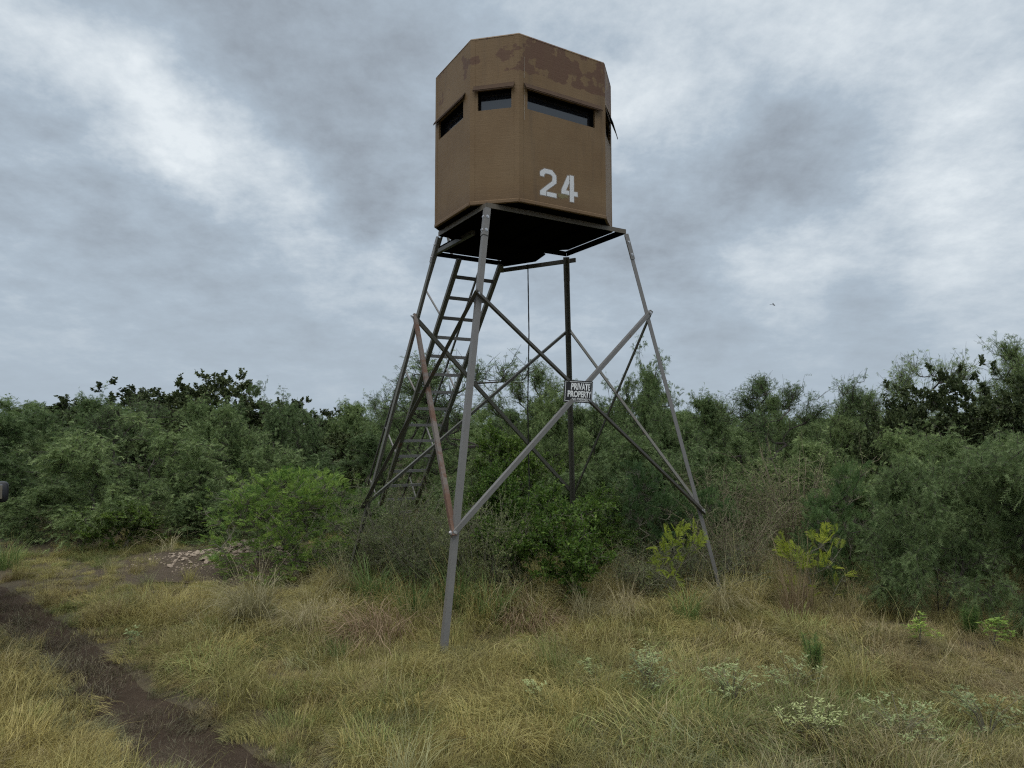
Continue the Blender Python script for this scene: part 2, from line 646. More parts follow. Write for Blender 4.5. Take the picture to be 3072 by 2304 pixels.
def soil_mat():
    m, nt, b = new_mat('damp_brown_soil')
    n1 = tex_noise(nt, 2.0, 6, 0.65)
    n2 = tex_noise(nt, 28, 6, 0.7)
    c = ramp(nt, n1, [(0.3, (0.070, 0.049, 0.033)), (0.6, (0.130, 0.096, 0.067)), (0.8, (0.20, 0.158, 0.116))])
    c = mixc(nt, mth(nt, 'MULTIPLY', n2, 0.7), c, (0.032, 0.020, 0.012))
    nt.links.new(c, b.inputs['Base Color'])
    b.inputs['Roughness'].default_value = 0.95
    b.inputs['Specular IOR Level'].default_value = 0.15
    bump(nt, b, n2, 1.0, 0.06)
    return m


M['ground'] = ground_mat()
M['soil'] = soil_mat()
M['stone'] = flat('pale_rubble_stone', (0.33, 0.265, 0.20), 0.9, var=0.35, scale=4)

# ------------------------------------------------------------------ ground and track
def axis(lo, hi, near_lo, near_hi, step):
    a = list(np.arange(near_lo, near_hi + 1e-6, step))
    x = near_hi
    s = step
    while x < hi:
        s *= 1.35
        x += s
        a.append(min(x, hi))
    x = near_lo
    s = step
    pre = []
    while x > lo:
        s *= 1.35
        x -= s
        pre.append(max(x, lo))
    return np.array(pre[::-1] + a)


ax = axis(-500, 500, -13, 13, 0.14)
ay = axis(-60, 700, -1.0, 16, 0.14)
X, Y = np.meshgrid(ax, ay)
Z = gz(X, Y)
n, mm = X.shape
idx = np.arange(n * mm).reshape(n, mm)
Fq = np.stack([idx[:-1, :-1], idx[:-1, 1:], idx[1:, 1:], idx[1:, :-1]], -1).reshape(-1, 4)
g = link('ground', np_mesh('ground', np.stack([X, Y, Z], -1).reshape(-1, 3), Fq, M['ground'], smooth=True))
tag(g, 'grassy ground of thatch and soil under the tower and brush', 'ground', kind='structure')


def rut_strip(name, s0, label):
    t = np.arange(-5, 16, 0.09)
    ss = np.linspace(-1, 1, 11)
    T, Sx = np.meshgrid(t, ss, indexing='ij')
    wid = 0.25 + 0.03 * (vnoise(T, T * 0 + s0, 0.6, 5) - 0.5) * 2 + 0.05 * (vnoise(T, T * 0, 0.2, 6) - 0.5)
    s = s0 + Sx * wid - 0.03 * np.sin(T * 0.8 + 0.5)
    x = RUT0[0] + T * RUTD[0] + s * RUTN[0]
    y = RUT0[1] + T * RUTD[1] + s * RUTN[1]
    z = gz(x, y) + 0.007 + 0.014 * (1 - Sx ** 2) * (vnoise(x, y, 0.12, 9))
    z = z - 0.012 * (np.abs(Sx) > 0.95)
    i = np.arange(x.size).reshape(x.shape)
    F = np.stack([i[:-1, :-1], i[1:, :-1], i[1:, 1:], i[:-1, 1:]], -1).reshape(-1, 4)
    o = link(name, np_mesh(name, np.stack([x, y, z], -1).reshape(-1, 3), F, M['soil'], smooth=True))
    tag(o, label, 'track', kind='structure')


rut_strip('dirt_track', 0.0, 'damp brown wheel rut crossing the near left corner')
rut_strip('dirt_track', -1.75, 'second brown wheel rut beyond the left picture edge')

# ------------------------------------------------------------------ steel tower
CX, CY, YAW, TILT = 0.2449, 7.8457, 0.5328, -0.0082
HF = 4.279
TX, TY, BX, BY, BOX, BOY = 0.9424, 0.6142, 1.7386, 1.4346, 0.014, 0.1601
Z1, Z2 = 3.2688, 0.9882
tower = empty('steel_tower', (CX, CY, 0), (TILT, 0, YAW))
tag(tower, 'splayed four legged grey angle iron tower with crossed braces', 'tower')
SG = {'F': (-1, -1), 'R': (1, -1), 'B': (1, 1), 'L': (-1, 1)}


def legp(k, z):
    u = z / HF
    rx = BX + (TX - BX) * u
    ry = BY + (TY - BY) * u
    return Vector((SG[k][0] * rx + BOX * (1 - u), SG[k][1] * ry + BOY * (1 - u), z))


def bolt(p, d, parent, r=0.012, ln=0.014):
    b = MB()
    d = Vector(d).normalized()
    p = Vector(p)
    b.tube(p, p + d * 0.004, r * 1.5, 10)
    b.tube(p + d * 0.004, p + d * ln, r * 0.85, 6)
    return b.build('bolt', M['bolt'], parent)


for k in 'FRBL':
    sx, sy = SG[k]
    b = MB()
    b.angle_iron(legp(k, -0.3), legp(k, HF - 0.07), 0.056, 0.006, (-sx, 0, 0), (0, -sy, 0))
    lg = b.build('leg', M['steel'] if k in 'FR' else M['steel_olive'], tower)
    lg['label'] = {'F': 'nearest leg standing in the open grass', 'R': 'right hand leg whose foot is in dry brush',
                   'B': 'rear leg rising out of the shrubs', 'L': 'left hand leg beside the ladder'}[k]
    # the socket stub that the leg is bolted to
    b = MB()
    off = Vector((sx * 0.007, sy * 0.007, 0))
    b.angle_iron(legp(k, HF - 0.36) + off, legp(k, HF - 0.052) + off, 0.060, 0.006, (-sx, 0, 0), (0, -sy, 0))
    st = b.build('socket', M['steel'], lg)
    for z in (HF - 0.16, HF - 0.31):
        p = legp(k, z) + off
        bolt(p + Vector((-sx * 0.03, 0, 0)), (0, sy, 0), lg)
        bolt(p + Vector((0, -sy * 0.03, 0)), (sx, 0, 0), lg)


def brace(ka, za, kb, zb, mat, outn, flip=1, wd=0.045):
    pa, pb = legp(ka, za), legp(kb, zb)
    d = (pb - pa).normalized()
    n = Vector(outn)
    pa = pa - d * 0.04 + n * (0.012 if flip > 0 else 0.026)
    pb = pb + d * 0.04 + n * (0.012 if flip > 0 else 0.026)
    inpl = d.cross(n).normalized()
    if inpl.z < 0:
        inpl = -inpl
    b = MB()
    if flip > 0:
        b.angle_iron(pa - inpl * 0.02, pb - inpl * 0.02, wd, 0.005, inpl, n)
    else:
        b.angle_iron(pa + inpl * 0.02, pb + inpl * 0.02, wd, 0.005, -inpl, -n)
    o = b.build('brace', mat, tower)
    for p in (pa + d * 0.04, pb - d * 0.04):
        bolt(p + n * 0.006, n, o, 0.013, 0.016)
    return o


FO, LO, BO, RO = (0, -1, 0), (-1, 0, 0), (0, 1, 0), (1, 0, 0)
brace('F', Z1, 'R', Z2, M['steel_dark'], FO, 1)
brace('R', Z1, 'F', Z2, M['steel'], FO, -1)
brace('F', Z1, 'L', Z2, M['steel_dark'], LO, 1)
br = brace('L', Z1, 'F', Z2, M['steel_rust'], LO, -1)
br['label'] = 'red rusty brace down to the nearest leg'
brace('L', Z1, 'B', Z2, M['steel_olive'], BO, 1)
brace('B', Z1, 'L', Z2, M['steel_olive'], BO, -1)
brace('R', Z1, 'B', Z2, M['steel_olive'], RO, 1, 0.022)
brace('B', Z1, 'R', Z2, M['steel_olive'], RO, -1)

# square platform frame, each beam an angle iron
c = {k: Vector((SG[k][0] * TX, SG[k][1] * TY, HF)) for k in SG}
for ka, kb, inn in (('F', 'R', (0, 1, 0)), ('R', 'B', (-1, 0, 0)), ('B', 'L', (0, -1, 0)), ('L', 'F', (1, 0, 0))):
    b = MB()
    d = (c[kb] - c[ka]).normalized()
    tr = 0.007
    b.angle_iron(c[ka] + d * tr, c[kb] - d * tr, 0.052, 0.006, (0, 0, -1), inn)
    b.build('platform_beam', M['beam'] if ka in 'FL' else M['under'], tower)  # rear beams get the painted underside shade, front and left keep brown steel
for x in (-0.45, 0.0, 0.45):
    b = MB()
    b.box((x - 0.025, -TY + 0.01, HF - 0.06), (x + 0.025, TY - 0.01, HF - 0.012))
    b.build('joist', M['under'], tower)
# landing cantilevered to the ladder side
LX0, LX1, LY1, LZ = -0.62, 0.40, 1.42, HF - 0.035
for p, q in (((LX0, TY - 0.3, LZ), (LX0, LY1, LZ)), ((LX1, TY - 0.3, LZ), (LX1, LY1, LZ)), ((LX0 - 0.025, LY1 + 0.025, LZ), (LX1 + 0.025, LY1 + 0.025, LZ))):
    b = MB()
    b.bar(p, q, 0.05, 0.05)
    b.build('landing_beam', M['steel_dark'] if p[0] == q[0] == LX0 else M['under'], tower)  # the other landing beams carry the shade in their colour too
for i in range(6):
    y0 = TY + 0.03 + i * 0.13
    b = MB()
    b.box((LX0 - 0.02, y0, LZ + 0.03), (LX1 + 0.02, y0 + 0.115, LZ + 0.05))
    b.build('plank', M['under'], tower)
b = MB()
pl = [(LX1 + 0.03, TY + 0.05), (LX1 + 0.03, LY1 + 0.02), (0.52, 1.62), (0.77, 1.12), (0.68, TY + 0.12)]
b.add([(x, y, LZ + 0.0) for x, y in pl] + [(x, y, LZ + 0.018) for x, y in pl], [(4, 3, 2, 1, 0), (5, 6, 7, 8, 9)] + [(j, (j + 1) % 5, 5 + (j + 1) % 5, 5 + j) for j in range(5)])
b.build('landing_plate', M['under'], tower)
b = MB()
b.bar((0.50, 1.66, HF - 0.085), (1.08, 0.60, HF - 0.085), 0.03, 0.055)
b.build('stay_bar', M['steel_dark'], tower)
b = MB()
b.bar((LX1, LY1, LZ - 0.02), (0.52, 1.62, LZ - 0.06), 0.04, 0.05)
b.build('stay_bar', M['steel_dark'], tower)

# ------------------------------------------------------------------ ladder
tw_m = Matrix.Translation((CX, CY, 0)) @ Matrix.Rotation(YAW, 4, 'Z') @ Matrix.Rotation(TILT, 4, 'X')
lad_base = tw_m @ Vector((0, 4.85, 0))
ladder = empty('ladder', (CX, CY, 0), (TILT, 0, YAW))
tag(ladder, 'steel ladder with handrails leaning up to the blind landing', 'ladder')


def lady(z):
    return 1.546 + 0.832 * (3.994 - z)


LXA, LXB = -0.29, 0.351
for x in (LXA, LXB):
    b = MB()
    b.bar((x, lady(-0.15), -0.15), (x, lady(4.2), 4.2), 0.046, 0.062, (1, 0, 0))
    b.build('rail', M['steel_olive'], ladder)
    xo = x + (-0.05 if x < 0 else 0.05)
    b = MB()
    b.bar((xo, lady(-0.1) + 0.8, -0.1), (xo, lady(4.75) + 0.8, 4.75), 0.026, 0.026, (1, 0, 0))
    b.bar((xo, lady(4.75) + 0.8, 4.74), (xo, LY1 + 0.06, LZ), 0.026, 0.026, (1, 0, 0))
    hr = b.build('handrail', M['steel_dark'], ladder)
    for z in (3.95, 2.9, 1.95, 1.05):
        b = MB()
        b.bar((xo, lady(z) + 0.8, z), (xo * 0.93, lady(z - 0.42) + 0.0, z - 0.42), 0.018, 0.022, (1, 0, 0))
        b.build('strut', M['steel'], hr)
for i in range(16):
    z = 3.994 - 0.2525 * i
    b = MB()
    b.bar((LXA + 0.021, lady(z), z), (LXB - 0.021, lady(z), z), 0.036, 0.044)
    b.build('rung', M['steel_dark'] if i < 3 else M['steel'], ladder)

# ------------------------------------------------------------------ octagonal blind
AX, AY, CHX, CHY, OX, OY = 0.9618, 0.8225, 0.3884, 0.3687, -0.0734, 0.0423
ZB, ZT = 4.285, 6.106
BH = ZT - ZB
base_pt = tw_m @ Vector((OX, OY, ZB))
blind = empty('hunting_blind', base_pt, (TILT, 0, YAW))
tag(blind, 'brown octagonal hunting blind marked 24 on top of the tower', 'hunting blind')
oct_ = [(-AX + CHX, -AY), (AX - CHX, -AY), (AX, -AY + CHY), (AX, AY - CHY), (AX - CHX, AY), (-AX + CHX, AY), (-AX, AY - CHY), (-AX, -AY + CHY)]
WZ0, WZ1 = 1.028, 1.250          # window sill and head above the blind's base
panels = []
TH = 0.025
for i in range(8):
    p0 = Vector((*oct_[i], 0))
    p1 = Vector((*oct_[(i + 1) % 8], 0))
    u = (p1 - p0)
    ln = u.length
    u.normalize()
    nrm = Vector((u.y, -u.x, 0))          # outward for counter-clockwise order
    wide = i % 2 == 0

    def P(s, d, z):
        return p0 + u * s + nrm * d + Vector((0, 0, z))
    if i == 0:
        w0, w1 = 0.105, 1.005
    elif i == 6:
        w0, w1 = 0.086, 0.738
    elif wide:
        w0, w1 = 0.12, ln - 0.12
    else:
        w0, w1 = ln / 2 - 0.185, ln / 2 + 0.185
    # wall sheet with the opening cut out, real thickness; slightly uneven outer skin
    so = [0, w0, w1, ln]
    zo = [0, WZ0, WZ1, BH]
    V = []
    Fc = []
    for dd in (0, -TH):
        for z in zo:
            for s in so:
                ss = s
                if dd < 0:
                    ss = min(max(s, 0.011), ln - 0.011)
                V.append(P(ss, dd, z))
    I = lambda a, r, q: a * 16 + r * 4 + q
    for r in range(3):
        for q in range(3):
            if r == 1 and q == 1:
                continue
            Fc.append((I(0, r, q), I(0, r, q + 1), I(0, r + 1, q + 1), I(0, r + 1, q)))
            Fc.append((I(1, r, q), I(1, r + 1, q), I(1, r + 1, q + 1), I(1, r, q + 1)))
    for (a, b_) in (((1, 1), (1, 2)), ((1, 2), (2, 2)), ((2, 2), (2, 1)), ((2, 1), (1, 1))):
        Fc.append((I(0, *a), I(0, *b_), I(1, *b_), I(1, *a)))
    Fc.append((I(0, 0, 0), I(1, 0, 0), I(1, 0, 3), I(0, 0, 3)))
    Fc.append((I(0, 3, 0), I(0, 3, 3), I(1, 3, 3), I(1, 3, 0)))
    pan = link('wall_panel', poly_mesh('wall_panel', V, Fc, M['wall']), blind)
    panels.append(pan)
    # pane set back in the opening, with a dark frame
    b = MB()
    b.prism(P(w0 + 0.004, -0.078, WZ0 + 0.004), P(w1 - 0.004, -0.078, WZ0 + 0.004), [(0, 0), (0.005, 0), (0.005, WZ1 - WZ0 - 0.008), (0, WZ1 - WZ0 - 0.008)], nrm, (0, 0, 1))
    b.build('window_pane', M['glass'], pan)
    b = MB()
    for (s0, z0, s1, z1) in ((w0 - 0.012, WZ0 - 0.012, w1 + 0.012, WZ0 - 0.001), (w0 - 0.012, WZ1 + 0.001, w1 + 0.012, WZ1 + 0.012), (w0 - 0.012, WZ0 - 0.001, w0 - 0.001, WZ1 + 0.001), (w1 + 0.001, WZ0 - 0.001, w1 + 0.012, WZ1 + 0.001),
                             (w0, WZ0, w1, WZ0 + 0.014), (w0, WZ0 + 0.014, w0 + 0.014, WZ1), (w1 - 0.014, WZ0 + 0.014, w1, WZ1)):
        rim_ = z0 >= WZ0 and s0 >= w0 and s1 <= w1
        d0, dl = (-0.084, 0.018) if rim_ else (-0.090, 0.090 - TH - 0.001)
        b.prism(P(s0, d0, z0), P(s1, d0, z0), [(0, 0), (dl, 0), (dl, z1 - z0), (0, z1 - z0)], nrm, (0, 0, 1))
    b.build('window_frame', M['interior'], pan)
    if i in (2, 3, 4, 5):
        continue
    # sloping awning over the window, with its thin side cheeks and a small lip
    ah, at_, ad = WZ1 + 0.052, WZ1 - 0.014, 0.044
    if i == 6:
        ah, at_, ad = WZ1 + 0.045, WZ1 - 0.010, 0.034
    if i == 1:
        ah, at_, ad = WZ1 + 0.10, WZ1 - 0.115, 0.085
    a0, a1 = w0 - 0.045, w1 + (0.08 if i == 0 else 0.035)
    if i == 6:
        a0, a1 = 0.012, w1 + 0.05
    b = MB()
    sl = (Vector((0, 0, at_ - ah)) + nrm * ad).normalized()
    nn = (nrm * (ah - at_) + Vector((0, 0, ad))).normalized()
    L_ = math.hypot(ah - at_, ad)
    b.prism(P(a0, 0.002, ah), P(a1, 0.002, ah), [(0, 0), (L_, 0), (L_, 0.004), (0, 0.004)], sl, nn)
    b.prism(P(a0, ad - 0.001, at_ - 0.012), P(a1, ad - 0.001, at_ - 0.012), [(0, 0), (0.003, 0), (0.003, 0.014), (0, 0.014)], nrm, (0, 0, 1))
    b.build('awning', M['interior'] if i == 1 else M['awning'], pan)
panels[0]['label'] = 'wall panel with a wide window and the white number 24'

# folded corner strips where the panels meet
for i in range(8):
    p = Vector((*oct_[i], 0))
    ua = (Vector((*oct_[(i - 1) % 8], 0)) - p).normalized()
    ub = (Vector((*oct_[(i + 1) % 8], 0)) - p).normalized()
    na = Vector((-ua.y, ua.x, 0))
    nb = Vector((ub.y, -ub.x, 0))
    e = 0.004
    no = (na + nb).normalized()
    A = [p + ua * 0.055 + na * 0.0005, p + ua * 0.050 + na * e, p + no * e * 1.05, p + ub * 0.050 + nb * e, p + ub * 0.055 + nb * 0.0005, p - no * 0.002]
    b = MB()
    n6 = len(A)
    b.add(A + [a + Vector((0, 0, BH - 0.004)) for a in A], [tuple(range(n6))[::-1], tuple(range(n6, 2 * n6))] + [(j, (j + 1) % n6, n6 + (j + 1) % n6, n6 + j) for j in range(n6)])
    b.build('corner_strip', M['wall'], blind)
# roof: flat lid with a rolled edge
mb = MB()
rim0 = [Vector((x * 1.004, y * 1.004, BH + 0.001)) for x, y in oct_]
rim1 = [Vector((x * 0.995, y * 0.995, BH + 0.018)) for x, y in oct_]
rim2 = [Vector((x * 0.97, y * 0.97, BH + 0.026)) for x, y in oct_]
F_ = [tuple(range(8))[::-1]]
for q in range(2):
    F_ += [(q * 8 + j, q * 8 + (j + 1) % 8, (q + 1) * 8 + (j + 1) % 8, (q + 1) * 8 + j) for j in range(8)]
F_.append(tuple(range(16, 24)))
mb.add(rim0 + rim1 + rim2, F_)
mb.build('roof', M['wall'], blind)
# floor and bottom lip
mb = MB()
f0 = [Vector((x * 0.985, y * 0.985, -0.004)) for x, y in oct_]
f1 = [Vector((x * 0.965, y * 0.965, 0.03)) for x, y in oct_]
mb.add(f0 + f1, [tuple(range(8))[::-1], tuple(range(8, 16))] + [(j, (j + 1) % 8, 8 + (j + 1) % 8, 8 + j) for j in range(8)])
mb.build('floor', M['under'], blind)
for i in range(8):
    a = Vector((*oct_[i], 0))
    bb = Vector((*oct_[(i + 1) % 8], 0))
    uu = (bb - a).normalized()
    nn = Vector((uu.y, -uu.x, 0))
    m_ = MB()
    m_.prism(a + uu * 0.004 + nn * 0.001, bb - uu * 0.004 + nn * 0.001, [(0, 0.0), (0.010, 0.006), (0.008, 0.035), (0, 0.045)], nn, (0, 0, 1))
    m_.build('bottom_lip', M['wall'], blind)


def paint_poly(name, polys, mat, parent, yplane, halo=0.016, core=1.0):
    """flat paint on the front panel: polygons in (x,z) with a soft sprayed rim; alpha is a vertex attribute"""
    V, F, A = [], [], []
    for pts in polys:
        area = sum(pts[i][0] * pts[(i + 1) % len(pts)][1] - pts[(i + 1) % len(pts)][0] * pts[i][1] for i in range(len(pts)))
        if area < 0:
            pts = pts[::-1]
        n0 = len(V)
        k = len(pts)
        for x, z in pts:
            V.append((x, yplane, z))
            A.append(core)
        F.append(tuple(range(n0, n0 + k)))
        if halo:
            r0 = len(V)
            for lev, al in ((0.0, 0.62), (halo, 0.0)):
                for i in range(k):
                    a, b_, c_ = Vector(pts[i - 1]), Vector(pts[i]), Vector(pts[(i + 1) % k])
                    e1 = (b_ - a).normalized()
                    e2 = (c_ - b_).normalized()
                    n1 = Vector((e1.y, -e1.x))
                    n2 = Vector((e2.y, -e2.x))
                    mm_ = n1 + n2
                    mm_ = mm_ / max(0.5, mm_.length_squared / 2) if mm_.length > 0.2 else n1
                    q = b_ + mm_ * lev
                    V.append((q.x, yplane + 0.0005, q.y))
                    A.append(al)
            for i in range(k):
                j = (i + 1) % k
                F.append((r0 + i, r0 + k + i, r0 + k + j, r0 + j))
    me = poly_mesh(name, V, F, mat)
    at = me.attributes.new('alpha', 'FLOAT', 'POINT')
    at.data.foreach_set('value', np.array(A, np.float32))
    return link(name, me, parent)


def N_(pts, x0, x1, z0, z1):
    return [(x0 + (x1 - x0) * a, z0 + (z1 - z0) * b) for a, b in pts]


zb = 4.406 - ZB
zt = 4.709 - ZB
xo = -OX
yp = -AY - 0.0022
two_a = [(0.0, 0.70), (0.24, 0.70), (0.24, 0.77), (0.33, 0.83), (0.62, 0.83), (0.74, 0.77), (0.74, 0.60), (0.0, 0.16), (0.0, 0.02), (0.36, 0.02), (0.36, 0.20),
         (0.98, 0.55), (0.98, 0.82), (0.72, 0.99), (0.24, 0.99), (0.0, 0.86)]
two_b = [(0.40, 0.02), (0.98, 0.02), (0.98, 0.17), (0.40, 0.17)]
four_a = [(0.0, 0.24), (0.0, 0.38), (0.38, 0.97), (0.48, 0.97), (0.48, 0.70), (0.28, 0.39), (0.48, 0.39), (0.48, 0.24)]
four_b = [(0.52, 0.0), (0.77, 0.0), (0.77, 0.24), (1.0, 0.24), (1.0, 0.40), (0.77, 0.40), (0.77, 1.0), (0.52, 1.0)]
paint_poly('numeral_two', [N_(two_a, -0.385 + xo, -0.171 + xo, zb, zt), N_(two_b, -0.385 + xo, -0.171 + xo, zb, zt)], M['stencil'], panels[0], yp)
paint_poly('numeral_four', [N_(four_a, -0.109 + xo, 0.107 + xo, zb - 0.003, zt - 0.012), N_(four_b, -0.109 + xo, 0.107 + xo, zb - 0.003, zt - 0.012)], M['stencil'], panels[0], yp)
paint_poly('scuff_mark', [[(-0.155 + xo, zb + 0.055), (-0.15 + xo, zb + 0.025), (-0.10 + xo, zb + 0.012), (-0.065 + xo, zb + 0.03), (-0.03 + xo, zb + 0.03), (-0.02 + xo, zb + 0.058), (-0.09 + xo, zb + 0.06)]], M['scuff'], panels[0], yp - 0.0008, 0.02, 0.75)
sx0 = oct_[0][0] + 0.062
paint_poly('paint_drip', [[(sx0, 0.90), (sx0 + 0.008, 0.90), (sx0 + 0.007, 1.17), (sx0 + 0.001, 1.17)], [(sx0 + 0.001, 1.20), (sx0 + 0.006, 1.20), (sx0 + 0.005, 1.30), (sx0 + 0.002, 1.30)],
                          [(sx0, 1.36), (sx0 + 0.006, 1.36), (sx0 + 0.004, 1.60), (sx0 + 0.001, 1.60)]], M['drip'], panels[0], yp - 0.0008, 0.003, 0.55)

# ------------------------------------------------------------------ rope hanging from the landing
rp = [(0.60, 1.05, 4.17), (0.61, 1.04, 3.2), (0.60, 1.06, 2.2), (0.615, 1.05, 1.2), (0.60, 1.05, 0.35)]
V = []
Fr = []
nseg = 150
for j in range(nseg + 1):
    t = j / nseg * (len(rp) - 1)
    a = min(int(t), len(rp) - 2)
    f = t - a
    q = Vector(rp[a]).lerp(Vector(rp[a + 1]), f)
    for s in range(6):
        an = s * math.pi / 3 + j * 0.2
        r = 0.0085 * (1 + 0.08 * math.cos(2 * (s * math.pi / 3)))
        V.append(q + Vector((r * math.cos(an), r * math.sin(an), 0)))
for j in range(nseg):
    for s in range(6):
        Fr.append((j * 6 + s, j * 6 + (s + 1) % 6, j * 6 + 6 + (s + 1) % 6, j * 6 + 6 + s))
ro = link('rope', poly_mesh('rope', V, Fr, M['rope'], True))
ro.location = (CX, CY, 0)
ro.rotation_euler = (TILT, 0, YAW)
tag(ro, 'thin dark twisted rope hanging straight down from the platform', 'rope')

# ------------------------------------------------------------------ bowed sign on the front braces
SWX, SHZ = 0.345, 0.232
sign_loc = tw_m @ Vector((-0.028, -0.985, 2.306))
sign = empty('sign', sign_loc, (math.radians(3), math.radians(2.2), 0.34))
tag(sign, 'black and white PRIVATE PROPERTY sign wired to the crossed braces', 'sign')


def bend(x, z, off=0.0):
    R = 0.36
    a = x / R
    return (R * math.sin(a), (R - R * math.cos(a)) * 1.0 - 0.0 - off * math.cos(a), z)


def bent_rect(mb_, x0, x1, z0, z1, off, th=0.0012, n=16):
    V = []
    for o in (off, off - th):
        for z in (z0, z1):
            for j in range(n + 1):
                V.append(bend(x0 + (x1 - x0) * j / n, z, o))
    F = []
    k = n + 1
    for j in range(n):
        F.append((j, j + 1, k + j + 1, k + j))
        F.append((2 * k + j, 3 * k + j, 3 * k + j + 1, 2 * k + j + 1))
        F.append((j, 2 * k + j, 2 * k + j + 1, j + 1))
        F.append((k + j, k + j + 1, 3 * k + j + 1, 3 * k + j))
    F += [(0, k, 3 * k, 2 * k), (n, 2 * k + n, 3 * k + n, k + n)]
    mb_.add(V, F)


b = MB()
bent_rect(b, -SWX / 2, SWX / 2, -SHZ / 2, SHZ / 2, 0.0, 0.0015, 20)
b.build('board', M['sign_black'], sign)
b = MB()
mx, mz, t = SWX / 2 - 0.013, SHZ / 2 - 0.013, 0.0045
bent_rect(b, -mx, mx, mz - t, mz, 0.0008)
bent_rect(b, -mx, mx, -mz, -mz + t, 0.0008)
bent_rect(b, -mx, -mx + t, -mz + t, mz - t, 0.0008, n=2)
bent_rect(b, mx - t, mx, -mz + t, mz - t, 0.0008, n=2)
b.build('border', M['sign_white'], sign)


def lettering(txt, x0, x1, z0, z1, bold, z_off=0.0012):
    cu = bpy.data.curves.new('lettering', 'FONT')
    cu.body = txt
    cu.size = 1.0
    cu.offset = bold
    cu.resolution_u = 3
    o = bpy.data.objects.new('tmp_text', cu)
    COL.objects.link(o)
    bpy.context.view_layer.update()
    dg = bpy.context.evaluated_depsgraph_get()
    me = bpy.data.meshes.new_from_object(o.evaluated_get(dg))
    COL.objects.unlink(o)
    bpy.data.objects.remove(o)
    n = len(me.vertices)
    co = np.zeros(n * 3, np.float32)
    me.vertices.foreach_get('co', co)
    co = co.reshape(-1, 3)
    lo, hi = co.min(0), co.max(0)
    X_ = x0 + (co[:, 0] - lo[0]) / (hi[0] - lo[0]) * (x1 - x0)
    Z_ = z0 + (co[:, 1] - lo[1]) / (hi[1] - lo[1]) * (z1 - z0)
    out = np.array([bend(float(a), float(c_), z_off) for a, c_ in zip(X_, Z_)], np.float32)
    me.vertices.foreach_set('co', out.ravel())
    me.update()
    me.materials.clear()
    me.materials.append(M['sign_white'])
    me.name = 'lettering'
    return link('lettering', me, sign)


lettering('PRIVATE', -0.100, 0.128, 0.016, 0.088, 0.040)
lettering('PROPERTY', -0.132, 0.150, -0.060, 0.008, 0.040)
lettering('NO TRESPASSING', -0.080, 0.140, -0.092, -0.068, 0.022)

# ------------------------------------------------------------------ plants
def norm(a):
    return a / np.maximum(np.linalg.norm(a, axis=-1, keepdims=True), 1e-9)


def tubes(P0, P1, R0, R1, n=4):
    """open frusta between point arrays -> V, F"""
    d = norm(P1 - P0)
    ref = np.where(np.abs(d[:, 2:3]) > 0.9, np.array([[1.0, 0, 0]]), np.array([[0, 0, 1.0]]))
    u = norm(np.cross(d, ref))
    v = np.cross(d, u)
    an = np.arange(n) * 2 * math.pi / n
    ca, sa = np.cos(an)[None, :, None], np.sin(an)[None, :, None]
    ring = u[:, None, :] * ca + v[:, None, :] * sa
    A = P0[:, None, :] + ring * R0[:, None, None]
    B = P1[:, None, :] + ring * R1[:, None, None]
    V = np.concatenate([A, B], 1).reshape(-1, 3)
    m = len(P0)
    base = (np.arange(m) * 2 * n)[:, None]
    i = np.arange(n)[None, :]
    j = (i + 1) % n
    F = np.stack([base + i, base + j, base + n + j, base + n + i], -1).reshape(-1, 4)
    return V, F


class Skel:
    pass


